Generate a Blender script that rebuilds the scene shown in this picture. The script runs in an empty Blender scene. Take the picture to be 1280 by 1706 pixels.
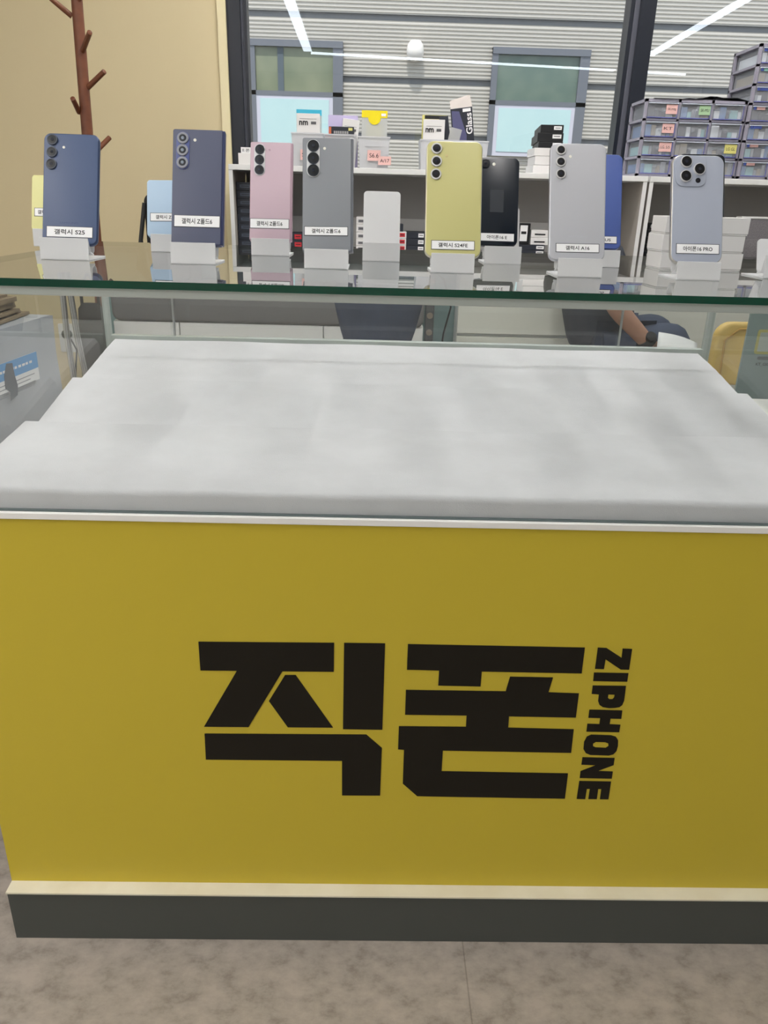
import bpy, bmesh, math, random
from math import sin, cos, pi, radians, sqrt
from mathutils import Vector, Matrix, Euler
random.seed(7)
S = bpy.context.scene
COL = S.collection
# ------------------------------------------------------------------ camera
CAMP = Vector((-0.017, -0.908, 1.112)); YAW, PIT, ROL, FPX = radians(1.273), radians(22.158), radians(1.639), 1279.0
_f = Vector((sin(YAW)*cos(PIT), cos(YAW)*cos(PIT), -sin(PIT)))
_r0 = Vector((cos(YAW), -sin(YAW), 0)); _u0 = _r0.cross(_f)
_r = cos(ROL)*_r0 + sin(ROL)*_u0; _u = -sin(ROL)*_r0 + cos(ROL)*_u0
cam = bpy.data.cameras.new('camera'); co = bpy.data.objects.new('camera', cam); COL.objects.link(co)
M = Matrix((( _r.x, _u.x, -_f.x, CAMP.x), (_r.y, _u.y, -_f.y, CAMP.y), (_r.z, _u.z, -_f.z, CAMP.z), (0, 0, 0, 1)))
co.matrix_world = M
cam.sensor_fit = 'VERTICAL'; cam.sensor_height = 32.0; cam.lens = FPX/1706*32.0
cam.clip_start = 0.02; cam.clip_end = 200
S.camera = co
S.view_settings.view_transform = 'Standard'; S.view_settings.look = 'None'
S.view_settings.gamma = 1; S.view_settings.use_curve_mapping = False
S.view_settings.exposure = 0.0
S.cycles.max_bounces = 12; S.cycles.transparent_max_bounces = 24; S.cycles.glossy_bounces = 6
S.cycles.sample_clamp_indirect = 6
FILL_STRENGTH = 17.0; RING_STRENGTH = 10.0
SKY = 1.5; SUN = 4.6

def ray(x, y): return (_f*FPX + _r*(x-640) - _u*(y-853))
def at(x, y, Y=None, X=None, Z=None):
    """the place seen at a point of the photograph, on a plane of the room"""
    d = ray(x, y)
    t = (Y-CAMP.y)/d.y if Y is not None else (X-CAMP.x)/d.x if X is not None else (Z-CAMP.z)/d.z
    return CAMP + t*d

w = bpy.data.worlds.new('world'); S.world = w; w.use_nodes = True
bg = w.node_tree.nodes['Background']; bg.inputs[0].default_value = (0.78, 0.88, 1.0, 1); bg.inputs[1].default_value = SKY
sl = bpy.data.lights.new('sun', 'SUN'); so = bpy.data.objects.new('sun', sl); COL.objects.link(so)
sl.energy = SUN; sl.angle = radians(1.2); sl.color = (1, 0.96, 0.9)
so.rotation_euler = Vector((0.10, 0.48, -1.0)).to_track_quat('-Z', 'Y').to_euler()

# ------------------------------------------------------------------ materials
def lin(c):
    c = c/255.0
    return c/12.92 if c <= 0.04045 else ((c+0.055)/1.055)**2.4
def rgb(r, g, b): return (lin(r), lin(g), lin(b), 1)
MATS = {}
def mat(name, col, rough=0.5, metal=0.0, spec=0.5, noise=None, bump=None, coat=0, trans=0, emis=None, alpha=1):
    if name in MATS: return MATS[name]
    m = bpy.data.materials.new(name); m.use_nodes = True; nt = m.node_tree
    b = nt.nodes['Principled BSDF']
    b.inputs['Base Color'].default_value = col; b.inputs['Roughness'].default_value = rough
    b.inputs['Metallic'].default_value = metal; b.inputs['Specular IOR Level'].default_value = spec
    b.inputs['Coat Weight'].default_value = coat; b.inputs['Transmission Weight'].default_value = trans
    b.inputs['Alpha'].default_value = alpha
    if emis: b.inputs['Emission Color'].default_value = emis[0]; b.inputs['Emission Strength'].default_value = emis[1]
    if noise or bump: tc = nt.nodes.new('ShaderNodeTexCoord')
    if noise:   # (scale, amount, second colour)
        n = nt.nodes.new('ShaderNodeTexNoise'); n.inputs['Scale'].default_value = noise[0]; n.inputs['Detail'].default_value = 6
        nt.links.new(tc.outputs['Object'], n.inputs['Vector'])
        r = nt.nodes.new('ShaderNodeValToRGB'); r.color_ramp.elements[0].position = 0.35; r.color_ramp.elements[1].position = 0.68
        r.color_ramp.elements[0].color = col; r.color_ramp.elements[1].color = noise[1]
        nt.links.new(n.outputs['Fac'], r.inputs['Fac']); nt.links.new(r.outputs['Color'], b.inputs['Base Color'])
    if bump:    # (scale, strength)
        n = nt.nodes.new('ShaderNodeTexNoise'); n.inputs['Scale'].default_value = bump[0]; n.inputs['Detail'].default_value = 4
        nt.links.new(tc.outputs['Object'], n.inputs['Vector'])
        bp = nt.nodes.new('ShaderNodeBump'); bp.inputs['Strength'].default_value = bump[1]; bp.inputs['Distance'].default_value = 0.002
        nt.links.new(n.outputs['Fac'], bp.inputs['Height']); nt.links.new(bp.outputs['Normal'], b.inputs['Normal'])
    MATS[name] = m
    return m
def thin_glass(name, tint, two=1.0, f0=0.04, haze=0.0):
    """a glass pane as one sheet: Schlick reflection of both faces over a tinted clear body"""
    m = bpy.data.materials.new(name); m.use_nodes = True; nt = m.node_tree; N = nt.nodes; L = nt.links
    for n in list(N): N.remove(n)
    out = N.new('ShaderNodeOutputMaterial'); g = N.new('ShaderNodeNewGeometry')
    dot = N.new('ShaderNodeVectorMath'); dot.operation = 'DOT_PRODUCT'
    L.new(g.outputs['Normal'], dot.inputs[0]); L.new(g.outputs['Incoming'], dot.inputs[1])
    def mth(op, a, b=None):
        n = N.new('ShaderNodeMath'); n.operation = op
        for i, v in enumerate((a, b)):
            if v is None: continue
            if isinstance(v, (int, float)): n.inputs[i].default_value = v
            else: L.new(v, n.inputs[i])
        return n.outputs[0]
    c = mth('ABSOLUTE', dot.outputs['Value']); k = mth('POWER', mth('SUBTRACT', 1.0, c), 5.0)
    F = mth('ADD', mth('MULTIPLY', k, 1-f0), f0)
    R = mth('DIVIDE', mth('MULTIPLY', F, 1.0+two), mth('ADD', mth('MULTIPLY', F, two), 1.0))
    t = N.new('ShaderNodeBsdfTransparent'); t.inputs[0].default_value = tint
    gl = N.new('ShaderNodeBsdfGlossy'); gl.inputs['Roughness'].default_value = 0.0
    body = t.outputs[0]
    if haze:
        d = N.new('ShaderNodeBsdfDiffuse'); d.inputs[0].default_value = (0.8, 0.85, 0.85, 1)
        mh = N.new('ShaderNodeMixShader'); mh.inputs[0].default_value = haze
        L.new(t.outputs[0], mh.inputs[1]); L.new(d.outputs[0], mh.inputs[2]); body = mh.outputs[0]
    mx = N.new('ShaderNodeMixShader'); L.new(R, mx.inputs[0]); L.new(body, mx.inputs[1]); L.new(gl.outputs[0], mx.inputs[2])
    L.new(mx.outputs[0], out.inputs['Surface'])
    MATS[name] = m
    return m
def clear(name, tint):
    m = bpy.data.materials.new(name); m.use_nodes = True; nt = m.node_tree
    for n in list(nt.nodes): nt.nodes.remove(n)
    o = nt.nodes.new('ShaderNodeOutputMaterial'); t = nt.nodes.new('ShaderNodeBsdfTransparent'); t.inputs[0].default_value = tint
    nt.links.new(t.outputs[0], o.inputs[0]); MATS[name] = m; return m
def frosted(name, col, tr=0.25, tl=0.35):
    """frosted acrylic: part clear, part translucent, part diffuse with a soft sheen"""
    m = bpy.data.materials.new(name); m.use_nodes = True; nt = m.node_tree; N = nt.nodes; L = nt.links
    b = N['Principled BSDF']; b.inputs['Base Color'].default_value = col; b.inputs['Roughness'].default_value = 0.35
    t = N.new('ShaderNodeBsdfTransparent'); t.inputs[0].default_value = (0.95, 0.97, 0.98, 1)
    tl_ = N.new('ShaderNodeBsdfTranslucent'); tl_.inputs[0].default_value = col
    m1 = N.new('ShaderNodeMixShader'); m1.inputs[0].default_value = tl; L.new(b.outputs[0], m1.inputs[1]); L.new(tl_.outputs[0], m1.inputs[2])
    m2 = N.new('ShaderNodeMixShader'); m2.inputs[0].default_value = tr; L.new(m1.outputs[0], m2.inputs[1]); L.new(t.outputs[0], m2.inputs[2])
    L.new(m2.outputs[0], N['Material Output'].inputs['Surface']); MATS[name] = m; return m

white_lam = mat('white_laminate', rgb(226, 226, 224), 0.4)
off_white = mat('off_white_ledge', rgb(222, 214, 190), 0.55, noise=(14, rgb(232, 226, 206)))
yellow_panel = mat('yellow_panel', rgb(200, 178, 54), 0.42, spec=0.35, bump=(900, 0.05))
logo_black = mat('logo_black', rgb(24, 20, 12), 0.5, spec=0.25)
kick_grey = mat('kick_grey', rgb(78, 80, 76), 0.6, spec=0.3, bump=(400, 0.05))
felt = mat('white_felt', rgb(208, 207, 210), 0.95, spec=0.1, noise=(16, rgb(214, 213, 216)), bump=(700, 0.25))
alu = mat('white_aluminium', rgb(186, 193, 188), 0.35, metal=0.25)
steel = mat('brushed_steel', rgb(190, 192, 192), 0.28, metal=1.0)
chrome = mat('chrome', rgb(200, 200, 200), 0.12, metal=1.0)
glass_edge = mat('green_glass_edge', rgb(0, 58, 42), 0.12, spec=0.6, noise=(9, rgb(2, 72, 52)))
pane = thin_glass('clear_pane', (0.945, 0.965, 0.955, 1))
top_pane = thin_glass('top_pane', (0.93, 0.955, 0.945, 1), two=1.8, f0=0.05, haze=0.08)
win_pane = thin_glass('window_pane', (0.92, 0.925, 0.925, 1), two=1.2, f0=0.05)
top_under = clear('top_underside', (1, 1, 1, 1))
acryl = frosted('frosted_acrylic', rgb(236, 236, 236), 0.12, 0.35)
acryl2 = frosted('hazy_plastic', rgb(236, 236, 238), 0.3, 0.35)
panel_acr = frosted('smoked_acrylic', rgb(150, 168, 166), 0.12, 0.2)
wall_yel = mat('cream_yellow_wall', rgb(214, 199, 160), 0.7, bump=(60, 0.1))
wall_trim = mat('cream_trim', rgb(228, 216, 176), 0.55)
wall_wht = mat('white_wall', rgb(222, 222, 218), 0.8)
wood = mat('walnut_wood', rgb(122, 72, 46), 0.45, noise=(18, rgb(102, 56, 36)))
blackf = mat('black_window_frame', rgb(26, 30, 40), 0.35)
greyf = mat('grey_window_gasket', rgb(84, 86, 96), 0.4)
shelf_in = mat('grey_laminate', rgb(164, 161, 158), 0.6)
black_pl = mat('black_plastic', rgb(18, 19, 22), 0.4)
dark_box = mat('dark_carton', rgb(34, 38, 48), 0.5)
white_box = mat('white_carton', rgb(224, 222, 220), 0.55)
paper = mat('label_paper', rgb(236, 236, 236), 0.6)
ink = mat('black_ink', rgb(15, 15, 18), 0.6)
border = mat('sticker_border', rgb(60, 62, 66), 0.5)
pink_note = mat('pink_note', rgb(228, 184, 178), 0.7)
green_note = mat('green_note', rgb(164, 196, 156), 0.7)
yel_note = mat('yellow_note', rgb(214, 208, 124), 0.7)
card = mat('corrugated_card', rgb(146, 128, 100), 0.8, noise=(20, rgb(120, 104, 80)))
lens_black = mat('lens_black', rgb(10, 12, 16), 0.32, spec=0.5)
lens_in = mat('lens_inner', rgb(34, 38, 50), 0.15, spec=0.8)
flash_m = mat('flash_white', rgb(235, 232, 220), 0.3)
red_ink = mat('red_ink', rgb(190, 40, 50), 0.5)

# ------------------------------------------------------------------ mesh builder
class MB:
    def __init__(s): s.v = []; s.f = []; s.m = []; s.sm = []
    def add(s, vs, fs, mi=0, smooth=False):
        n = len(s.v); s.v += [tuple(v) for v in vs]
        for f in fs: s.f.append(tuple(i+n for i in f)); s.m.append(mi); s.sm.append(smooth)
        return s
    def box(s, a, b, mi=0):
        x0, y0, z0 = [min(p, q) for p, q in zip(a, b)]; x1, y1, z1 = [max(p, q) for p, q in zip(a, b)]
        return s.add([(x0,y0,z0),(x1,y0,z0),(x1,y1,z0),(x0,y1,z0),(x0,y0,z1),(x1,y0,z1),(x1,y1,z1),(x0,y1,z1)],
              [(0,3,2,1),(4,5,6,7),(0,1,5,4),(1,2,6,5),(2,3,7,6),(3,0,4,7)], mi)
    def hexa(s, b4, t4, mi=0):
        return s.add(list(b4)+list(t4), [(0,3,2,1),(4,5,6,7),(0,1,5,4),(1,2,6,5),(2,3,7,6),(3,0,4,7)], mi)
    def prism(s, pts, d, mi=0):
        """pts: a planar polygon (3D), extruded along d"""
        pts = [Vector(p) for p in pts]; d = Vector(d); n = len(pts)
        nrm = Vector((0,0,0))
        for i in range(n): nrm += pts[i].cross(pts[(i+1) % n])
        if nrm.dot(d) > 0: pts.reverse()
        fs = [tuple(range(n)), tuple(range(2*n-1, n-1, -1))] + [((i+1) % n, i, i+n, (i+1) % n+n) for i in range(n)]
        return s.add(pts+[p+d for p in pts], fs, mi)
    def tube(s, path, r, seg=12, mi=0, cap=True):
        path = [Vector(p) for p in path]; n = len(path)
        rs = r if isinstance(r, (list, tuple)) else [r]*n
        vs = []; up = None
        for i, p in enumerate(path):
            t = (path[min(i+1, n-1)]-path[max(i-1, 0)]).normalized()
            if up is None: up = Vector((0,0,1)) if abs(t.z) < .9 else Vector((0,1,0))
            a = t.cross(up).normalized(); b = a.cross(t).normalized(); up = b
            for k in range(seg):
                q = 2*pi*k/seg; vs.append(p + (a*cos(q)+b*sin(q))*rs[i])
        fs = [(i*seg+k, i*seg+(k+1) % seg, (i+1)*seg+(k+1) % seg, (i+1)*seg+k) for i in range(n-1) for k in range(seg)]
        s.add(vs, fs, mi, True)
        if cap:
            n0 = len(s.v)-len(vs)
            s.f.append(tuple(n0+k for k in range(seg-1, -1, -1))); s.m.append(mi); s.sm.append(False)
            s.f.append(tuple(n0+(n-1)*seg+k for k in range(seg))); s.m.append(mi); s.sm.append(False)
        return s
    def lathe(s, prof, c=(0,0,0), axis='z', seg=32, mi=0, smooth=True):
        """prof: list of (radius, height) along the axis"""
        vs = []
        for (r, h) in prof:
            for k in range(seg):
                q = 2*pi*k/seg; a, b = r*cos(q), r*sin(q)
                v = (a, b, h) if axis == 'z' else (a, h, b) if axis == 'y' else (h, a, b)
                vs.append((v[0]+c[0], v[1]+c[1], v[2]+c[2]))
        fs = [(i*seg+k, i*seg+(k+1) % seg, (i+1)*seg+(k+1) % seg, (i+1)*seg+k) for i in range(len(prof)-1) for k in range(seg)]
        fs += [tuple(range(seg-1, -1, -1)), tuple((len(prof)-1)*seg+k for k in range(seg))]
        if axis == 'y': fs = [f[::-1] for f in fs]
        return s.add(vs, fs, mi, smooth)
    def rplate(s, w, h, r, y0, y1, bev=0.0, cx=0, cz=0, mi=0, seg=8, smooth=False):
        """rounded rectangle in XZ, from y0 (front) to y1 (back), with a bevelled rim"""
        def ring(ins, y):
            o = []; rr = max(r-ins, 1e-4); W, H = w/2-ins, h/2-ins
            for (sx, sz, a0) in ((1,1,0),(-1,1,90),(-1,-1,180),(1,-1,270)):
                for k in range(seg+1):
                    a = radians(a0+90*k/seg); o.append((cx+sx*(W-rr)+rr*cos(a), y, cz+sz*(H-rr)+rr*sin(a)))
            return o
        lay = []
        if bev > 0:
            for k in range(4):
                a = radians(90*k/3); lay.append((bev*(1-sin(a)), y0+bev*(1-cos(a))))
            for k in range(4):
                a = radians(90*k/3); lay.append((bev*(1-cos(a)), y1-bev*(1-sin(a))))
        else: lay = [(0, y0), (0, y1)]
        vs = []; n = 4*(seg+1)
        for ins, y in lay: vs += ring(ins, y)
        fs = [(i*n+k, i*n+(k+1) % n, (i+1)*n+(k+1) % n, (i+1)*n+k) for i in range(len(lay)-1) for k in range(n)]
        fs = [f[::-1] for f in fs]
        s.add(vs, fs, mi, bev > 0)
        b = len(s.v)-len(vs)
        s.f.append(tuple(b+k for k in range(n))); s.m.append(mi); s.sm.append(False)
        s.f.append(tuple(b+(len(lay)-1)*n+k for k in range(n-1, -1, -1))); s.m.append(mi); s.sm.append(False)
        return s
    def build(s, name, mats, parent=None, bevel=0, sub=0, fix=True):
        me = bpy.data.meshes.new(name); me.from_pydata(s.v, [], s.f)
        mats = mats if isinstance(mats, (list, tuple)) else [mats]
        for m in mats: me.materials.append(m)
        for p, i, k in zip(me.polygons, s.m, s.sm): p.material_index = i; p.use_smooth = k
        if fix:
            bm = bmesh.new(); bm.from_mesh(me); bmesh.ops.recalc_face_normals(bm, faces=bm.faces); bm.to_mesh(me); bm.free()
        if any(s.sm): me.set_sharp_from_angle(angle=radians(42))
        o = bpy.data.objects.new(name, me); COL.objects.link(o)
        if parent: o.parent = parent
        if bevel:
            b = o.modifiers.new('bevel', 'BEVEL'); b.width = bevel; b.segments = 2; b.limit_method = 'ANGLE'; b.angle_limit = radians(40)
        if sub:
            b = o.modifiers.new('sub', 'SUBSURF'); b.levels = sub; b.render_levels = sub
        return o
def tag(o, label=None, cat=None, group=None, kind=None):
    if label: o['label'] = label
    if cat: o['category'] = cat
    if group: o['group'] = group
    if kind: o['kind'] = kind
    return o
def thing(name, label, cat, loc=(0,0,0), rot=(0,0,0), group=None):
    o = bpy.data.objects.new(name, None); COL.objects.link(o); o.location = loc; o.rotation_euler = rot
    o.empty_display_size = 0.05
    return tag(o, label, cat, group)
def struct(o): o['kind'] = 'structure'; return o
def text_part(name, s, width, height, m, parent, org, ux=(1,0,0), uz=(0,0,1), bold=0.0, depth=0.0004, rot90=False, label=None):
    """real letters as a mesh, fitted into width x height, centred on org; ux, uz: reading and up directions"""
    cu = bpy.data.curves.new(name, 'FONT'); cu.body = s; cu.size = 1; cu.offset = bold; cu.extrude = 0.0
    cu.resolution_u = 3
    t = bpy.data.objects.new(name, cu); COL.objects.link(t); bpy.context.view_layer.update()
    me = bpy.data.meshes.new_from_object(t.evaluated_get(bpy.context.evaluated_depsgraph_get()))
    bpy.data.objects.remove(t); bpy.data.curves.remove(cu)
    me.name = name
    xs = [v.co.x for v in me.vertices]; ys = [v.co.y for v in me.vertices]
    x0, x1, y0, y1 = min(xs), max(xs), min(ys), max(ys)
    ux = Vector(ux).normalized(); uz = Vector(uz).normalized(); n = ux.cross(uz)
    for v in me.vertices:
        a = ((v.co.x-x0)/(x1-x0)-.5)*width; b = ((v.co.y-y0)/(y1-y0)-.5)*height
        v.co = Vector(org)+ux*a+uz*b+n*depth
    me.materials.clear(); me.materials.append(m)
    o = bpy.data.objects.new(name, me); COL.objects.link(o)
    if parent: o.parent = parent
    if label: o['label'] = label
    return o

# ------------------------------------------------------------------ the room
H = 1.019           # top of the counter glass
YS = 2.50           # front of the storage shelf
YW = 2.86           # back wall, room side
# floor
def floor_mat():
    m = bpy.data.materials.new('stone_vinyl_floor'); m.use_nodes = True; nt = m.node_tree; N = nt.nodes; L = nt.links
    b = N['Principled BSDF']; b.inputs['Roughness'].default_value = 0.5; b.inputs['Specular IOR Level'].default_value = 0.35
    tc = N.new('ShaderNodeTexCoord')
    n1 = N.new('ShaderNodeTexNoise'); n1.inputs['Scale'].default_value = 22; n1.inputs['Detail'].default_value = 12; n1.inputs['Roughness'].default_value = 0.68
    n2 = N.new('ShaderNodeTexNoise'); n2.inputs['Scale'].default_value = 2.2; n2.inputs['Detail'].default_value = 5
    mp = N.new('ShaderNodeMapping'); mp.inputs['Scale'].default_value = (1, 1.4, 1)
    L.new(tc.outputs['Object'], mp.inputs[0]); L.new(mp.outputs[0], n1.inputs['Vector']); L.new(tc.outputs['Object'], n2.inputs['Vector'])
    r = N.new('ShaderNodeValToRGB'); e = r.color_ramp.elements
    e[0].position = 0.34; e[0].color = rgb(134, 124, 116); e[1].position = 0.62; e[1].color = rgb(172, 160, 149)
    k = e.new(0.47); k.color = rgb(158, 148, 137)
    L.new(n1.outputs['Fac'], r.inputs['Fac'])
    mx = N.new('ShaderNodeMixRGB'); mx.blend_type = 'MULTIPLY'; mx.inputs[0].default_value = 0.25
    r2 = N.new('ShaderNodeValToRGB'); r2.color_ramp.elements[0].position = .3; r2.color_ramp.elements[0].color = (.72, .72, .72, 1); r2.color_ramp.elements[1].position = .6
    L.new(n2.outputs['Fac'], r2.inputs['Fac']); L.new(r.outputs[0], mx.inputs[1]); L.new(r2.outputs[0], mx.inputs[2])
    br = N.new('ShaderNodeTexBrick'); br.inputs['Scale'].default_value = 1; br.inputs['Mortar Size'].default_value = 0.0012
    br.inputs['Brick Width'].default_value = 0.95; br.inputs['Row Height'].default_value = 0.62; br.offset = 0
    br.inputs['Color1'].default_value = br.inputs['Color2'].default_value = (1, 1, 1, 1); br.inputs['Mortar'].default_value = (.72, .72, .72, 1)
    mp2 = N.new('ShaderNodeMapping'); mp2.inputs['Location'].default_value = (-0.15, 0.31, 0)
    L.new(tc.outputs['Object'], mp2.inputs[0]); L.new(mp2.outputs[0], br.inputs['Vector'])
    mx2 = N.new('ShaderNodeMixRGB'); mx2.blend_type = 'MULTIPLY'; mx2.inputs[0].default_value = 1
    L.new(mx.outputs[0], mx2.inputs[1]); L.new(br.outputs['Color'], mx2.inputs[2]); L.new(mx2.outputs[0], b.inputs['Base Color'])
    return m
X0, X1, Y0 = -2.9, 5.2, -6.2; CZ = 2.8
struct(MB().box((X0-.1, Y0-.1, -0.1), (X1+.1, YW+.2, 0)).build('floor', floor_mat()))
struct(MB().box((X0-.1, Y0-.1, CZ), (X1+.1, YW+.2, CZ+.1)).build('ceiling', wall_wht))
struct(MB().box((X0-.1, Y0, 0), (X0, YW, CZ)).build('wall_left', wall_wht))
struct(MB().box((X1, Y0, 0), (X1+.1, YW, CZ)).build('wall_right', wall_wht))
struct(MB().box((X0-.1, Y0-.1, 0), (X1+.1, Y0, CZ)).build('wall_behind_viewer', wall_wht))
XWL = -0.655                                     # left side of the window
SILL = 1.20
b = MB().box((X0-.1, YW, 0), (XWL, YW+.2, CZ))
b.box((XWL, YW+.02, 0), (X1+.1, YW+.2, SILL)).box((XWL, YW, 2.62), (X1+.1, YW+.2, CZ))
struct(b.build('wall_back', wall_yel))
struct(MB().box((XWL-.035, YW-.012, 0), (XWL, YW, 2.62)).build('trim_1', wall_trim))
# window: black frame, mullion, panes
def vbar(x0, x1, y0, y1, mi=0): return ((x0, y0, SILL), (x1, y1, 2.62))
fr = MB(); YF = YW+.01
XA = at(383, 60, Y=YF).x; XB = at(401, 60, Y=YF).x; XC = at(411, 60, Y=YF).x
MA, MBx, MC, MD = [at(v, 60, Y=YF).x for v in (1046.5, 1053, 1061, 1085.5)]
fr.box((XWL, YF, SILL), (XB, YF+.10, 2.62)).box((XB, YF+.03, SILL), (XB+.014, YF+.08, 2.62), 1).box((XB+.014, YF+.02, SILL), (XC, YF+.09, 2.62))
fr.box((MA, YF+.01, SILL), (MBx, YF+.10, 2.62)).box((MBx, YF+.006, SILL), (MC, YF+.09, 2.62), 1).box((MC, YF-.02, SILL), (MD, YF+.10, 2.62))
fr.box((XC, YF+.02, SILL), (X1, YF+.09, SILL+.03)).box((XC, YF+.02, 2.58), (X1, YF+.09, 2.62))
win = struct(fr.build('window_1', [blackf, greyf]))
for k, (a, c) in enumerate(((XC-.002, MA+.002), (MD-.002, X1))):
    p = MB().add([(a, YF+.05, SILL+.02), (c, YF+.05, SILL+.02), (c, YF+.05, 2.6), (a, YF+.05, 2.6)], [(0,1,2,3)]).build('window_pane', win_pane, win, fix=False)

# ceiling tubes whose reflections cross the window, then fill lights added for brightness
led = mat('led_diffuser', (1, 1, 1, 1), 0.5, emis=((0.80, 0.90, 1.0, 1), RING_STRENGTH))
led2 = mat('fill_panel', (1, 1, 1, 1), 0.5, emis=((1.0, 0.965, 0.93, 1), FILL_STRENGTH))  # glow of the added fill panel
led3 = mat('fill_tube', (1, 1, 1, 1), 0.5, emis=((1.0, 0.97, 0.95, 1), FILL_STRENGTH*3.2))  # glow of the added narrow fill tubes
def led_tube(p, q, label, width=.10):
    p = Vector(p); q = Vector(q); d = (q-p); L = d.length; d.normalize(); n = Vector((-d.y, d.x, 0))*width/2
    t = thing('linear_ceiling_light', label, 'light', ((p+q)/2).to_tuple(), (0, 0, math.atan2(d.y, d.x)), 'linear ceiling lights')
    MB().box((-L/2, -width/2-.006, 0.0), (L/2, width/2+.006, .05)).build('housing', white_lam, t)
    MB().box((-L/2+.01, -width/2, -.012), (L/2-.01, width/2, 0.0)).build('diffuser', led3 if width < .08 else led if width < .15 else led2, t)
led_tube((-0.86, -3.95, 2.75), (-0.80, -0.25, 2.75), 'long white tube light on the ceiling left of the counter')
led_tube((-0.84, -4.07, 2.75), (3.08, -4.64, 2.75), 'white tube light running across the ceiling behind the viewer')
led_tube((3.15, -3.52, 2.75), (3.05, -0.4, 2.75), 'long white tube light on the ceiling right of the counter')
led_tube((3.50, -4.71, 2.75), (4.22, -4.81, 2.75), 'short white tube light at the far right of the ceiling')

led_tube((-0.66, 1.95, 2.75), (2.2, 1.95, 2.75), 'narrow bright tube added on the ceiling to light the window wall', .075)  # added tube, only there to brighten the wall
led_tube((0.30, -0.70, 2.75), (0.36, 1.70, 2.75), 'narrow bright tube added front to back above the counter to brighten and streak the pads', .065)  # added tube, gives the pads their brightness and streaks
led_tube((-2.1, -3.9, 2.75), (-2.0, 0.2, 2.75), 'broad white panel added out of view to light the counter front from the left', .36)  # added unseen panel, brightens the yellow front from the left

# ------------------------------------------------------------------ building across the street
YB = 8.0
ribm = mat('corrugated_cladding', rgb(196, 192, 184), 0.5, metal=0.2)
groove = mat('cladding_joint', rgb(128, 130, 132), 0.6)
tb = thing('clad_building', 'pale grey corrugated building across the street, seen through the window', 'building', (1.5, YB, -.5))
mb = MB(); zt = 4.2; z = -.4; BX0, BX1 = -6.5, 10.0
jz = [at(690, 36, Y=YB).z, at(690, 134, Y=YB).z, at(690, 229, Y=YB).z]; dz = (jz[0]-jz[2])/2
joints = [jz[0]+dz*k for k in range(-5, 4)]
def loc(v, t): return Vector(v)-t.location
pitch = 0.0345; prof = []
z = -.4
while z < zt:
    j = [q for q in joints if abs(z-q) < pitch*.9]
    if j: prof += [(0.0, z), (0.03, z+.004), (0.03, z+pitch*1.5), (0.0, z+pitch*1.6)]; z += pitch*1.9; continue
    prof += [(0.0, z), (-.008, z+.003), (-.008, z+pitch*.48), (0.004, z+pitch*.62), (0.004, z+pitch*.92)]; z += pitch
vs = []
for (dy, zz) in prof: vs += [(BX0-1.5, dy, zz+.5), (BX1-1.5, dy, zz+.5)]
for i in range(len(prof)-1):
    a4, b4 = vs[2*i], vs[2*i+2]
    mb.add([vs[2*i], vs[2*i+1], vs[2*i+3], vs[2*i+2]], [(0,1,2,3)], 1 if max(a4[1], b4[1]) > .015 else 0)
mb.box((BX0-1.5, .05, 0), (BX1-1.5, .4, zt+.5))
mb.build('cladding', [ribm, groove], tb, fix=False)
green_gl = mat('tinted_green_glass', rgb(112, 122, 100), 0.15, spec=0.6, noise=(3, rgb(134, 140, 116)))
teal_gl = mat('tinted_teal_glass', rgb(92, 112, 104), 0.15, spec=0.6, noise=(4, rgb(112, 128, 116)))
cyan_p = mat('pale_cyan_panel', rgb(176, 206, 208), 0.5, noise=(2, rgb(184, 212, 212)))
lil = mat('lilac_frame', rgb(194, 194, 206), 0.4)
gframe = mat('grey_metal_frame', rgb(116, 120, 128), 0.4, metal=0.3)
def facade_window(x0, y0, x1, ym, y2, gm, slat):
    a = at(x0, y0, Y=YB); b_ = at(x1, y0, Y=YB); zm = at((x0+x1)/2, ym, Y=YB).z; z2 = at((x0+x1)/2, y2, Y=YB).z
    zt_ = (a.z+b_.z)/2; xa, xb = a.x-1.5, b_.x-1.5
    t = MB()
    t.box((xa, -.05, z2+.5), (xa+.06, .03, zt_+.5)).box((xb-.10, -.05, z2+.5), (xb, .03, zt_+.5)).box((xa, -.06, zt_+.44), (xb, .03, zt_+.5)).box((xa, -.05, zm+.47), (xb, .03, zm+.51))
    f = t.build('facade_window', gframe, tb)
    MB().box((xa+.06, -.02, zm+.5), (xb-.10, -.01, zt_+.45)).build('upper_glass', gm, f)
    l = MB().box((xa+.06, -.045, z2+.5), (xb-.10, -.02, zm+.475)); l.build('lower_frame', lil, f)
    MB().box((xa+.10, -.05, z2+.54), (xb-.14, -.044, zm+.44)).build('lower_panel', cyan_p, f)
    if slat:
        xm = at(468, 100, Y=YB).x-1.5
        MB().box((xm-.03, -.03, zm+.5), (xm+.03, -.02, zt_+.45)).build('inner_mullion', mat('dusk_blue_bar', rgb(84, 96, 104), .5), f)
    return f
facade_window(415, 68, 572, 155, 262, green_gl, True)
facade_window(821, 82, 984, 172, 262, teal_gl, False)
c = at(692, 86, Y=YB-.08); l = MB()
l.lathe([(.005, .10), (.05, .095), (.078, .06), (.088, .0), (.078, -.05), (.04, -.08), (.0, -.085)][::-1], loc(c, tb), 'z', 20)
dm = l.build('dome_lamp', mat('dome_glass', rgb(236, 232, 226), .3), tb); dm['label'] = 'white round dome lamp on the cladding'
struct(MB().box((-12, YW+.25, -.5), (16, 14, -.45)).build('ground', mat('asphalt', rgb(120, 118, 114), .9)))

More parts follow.
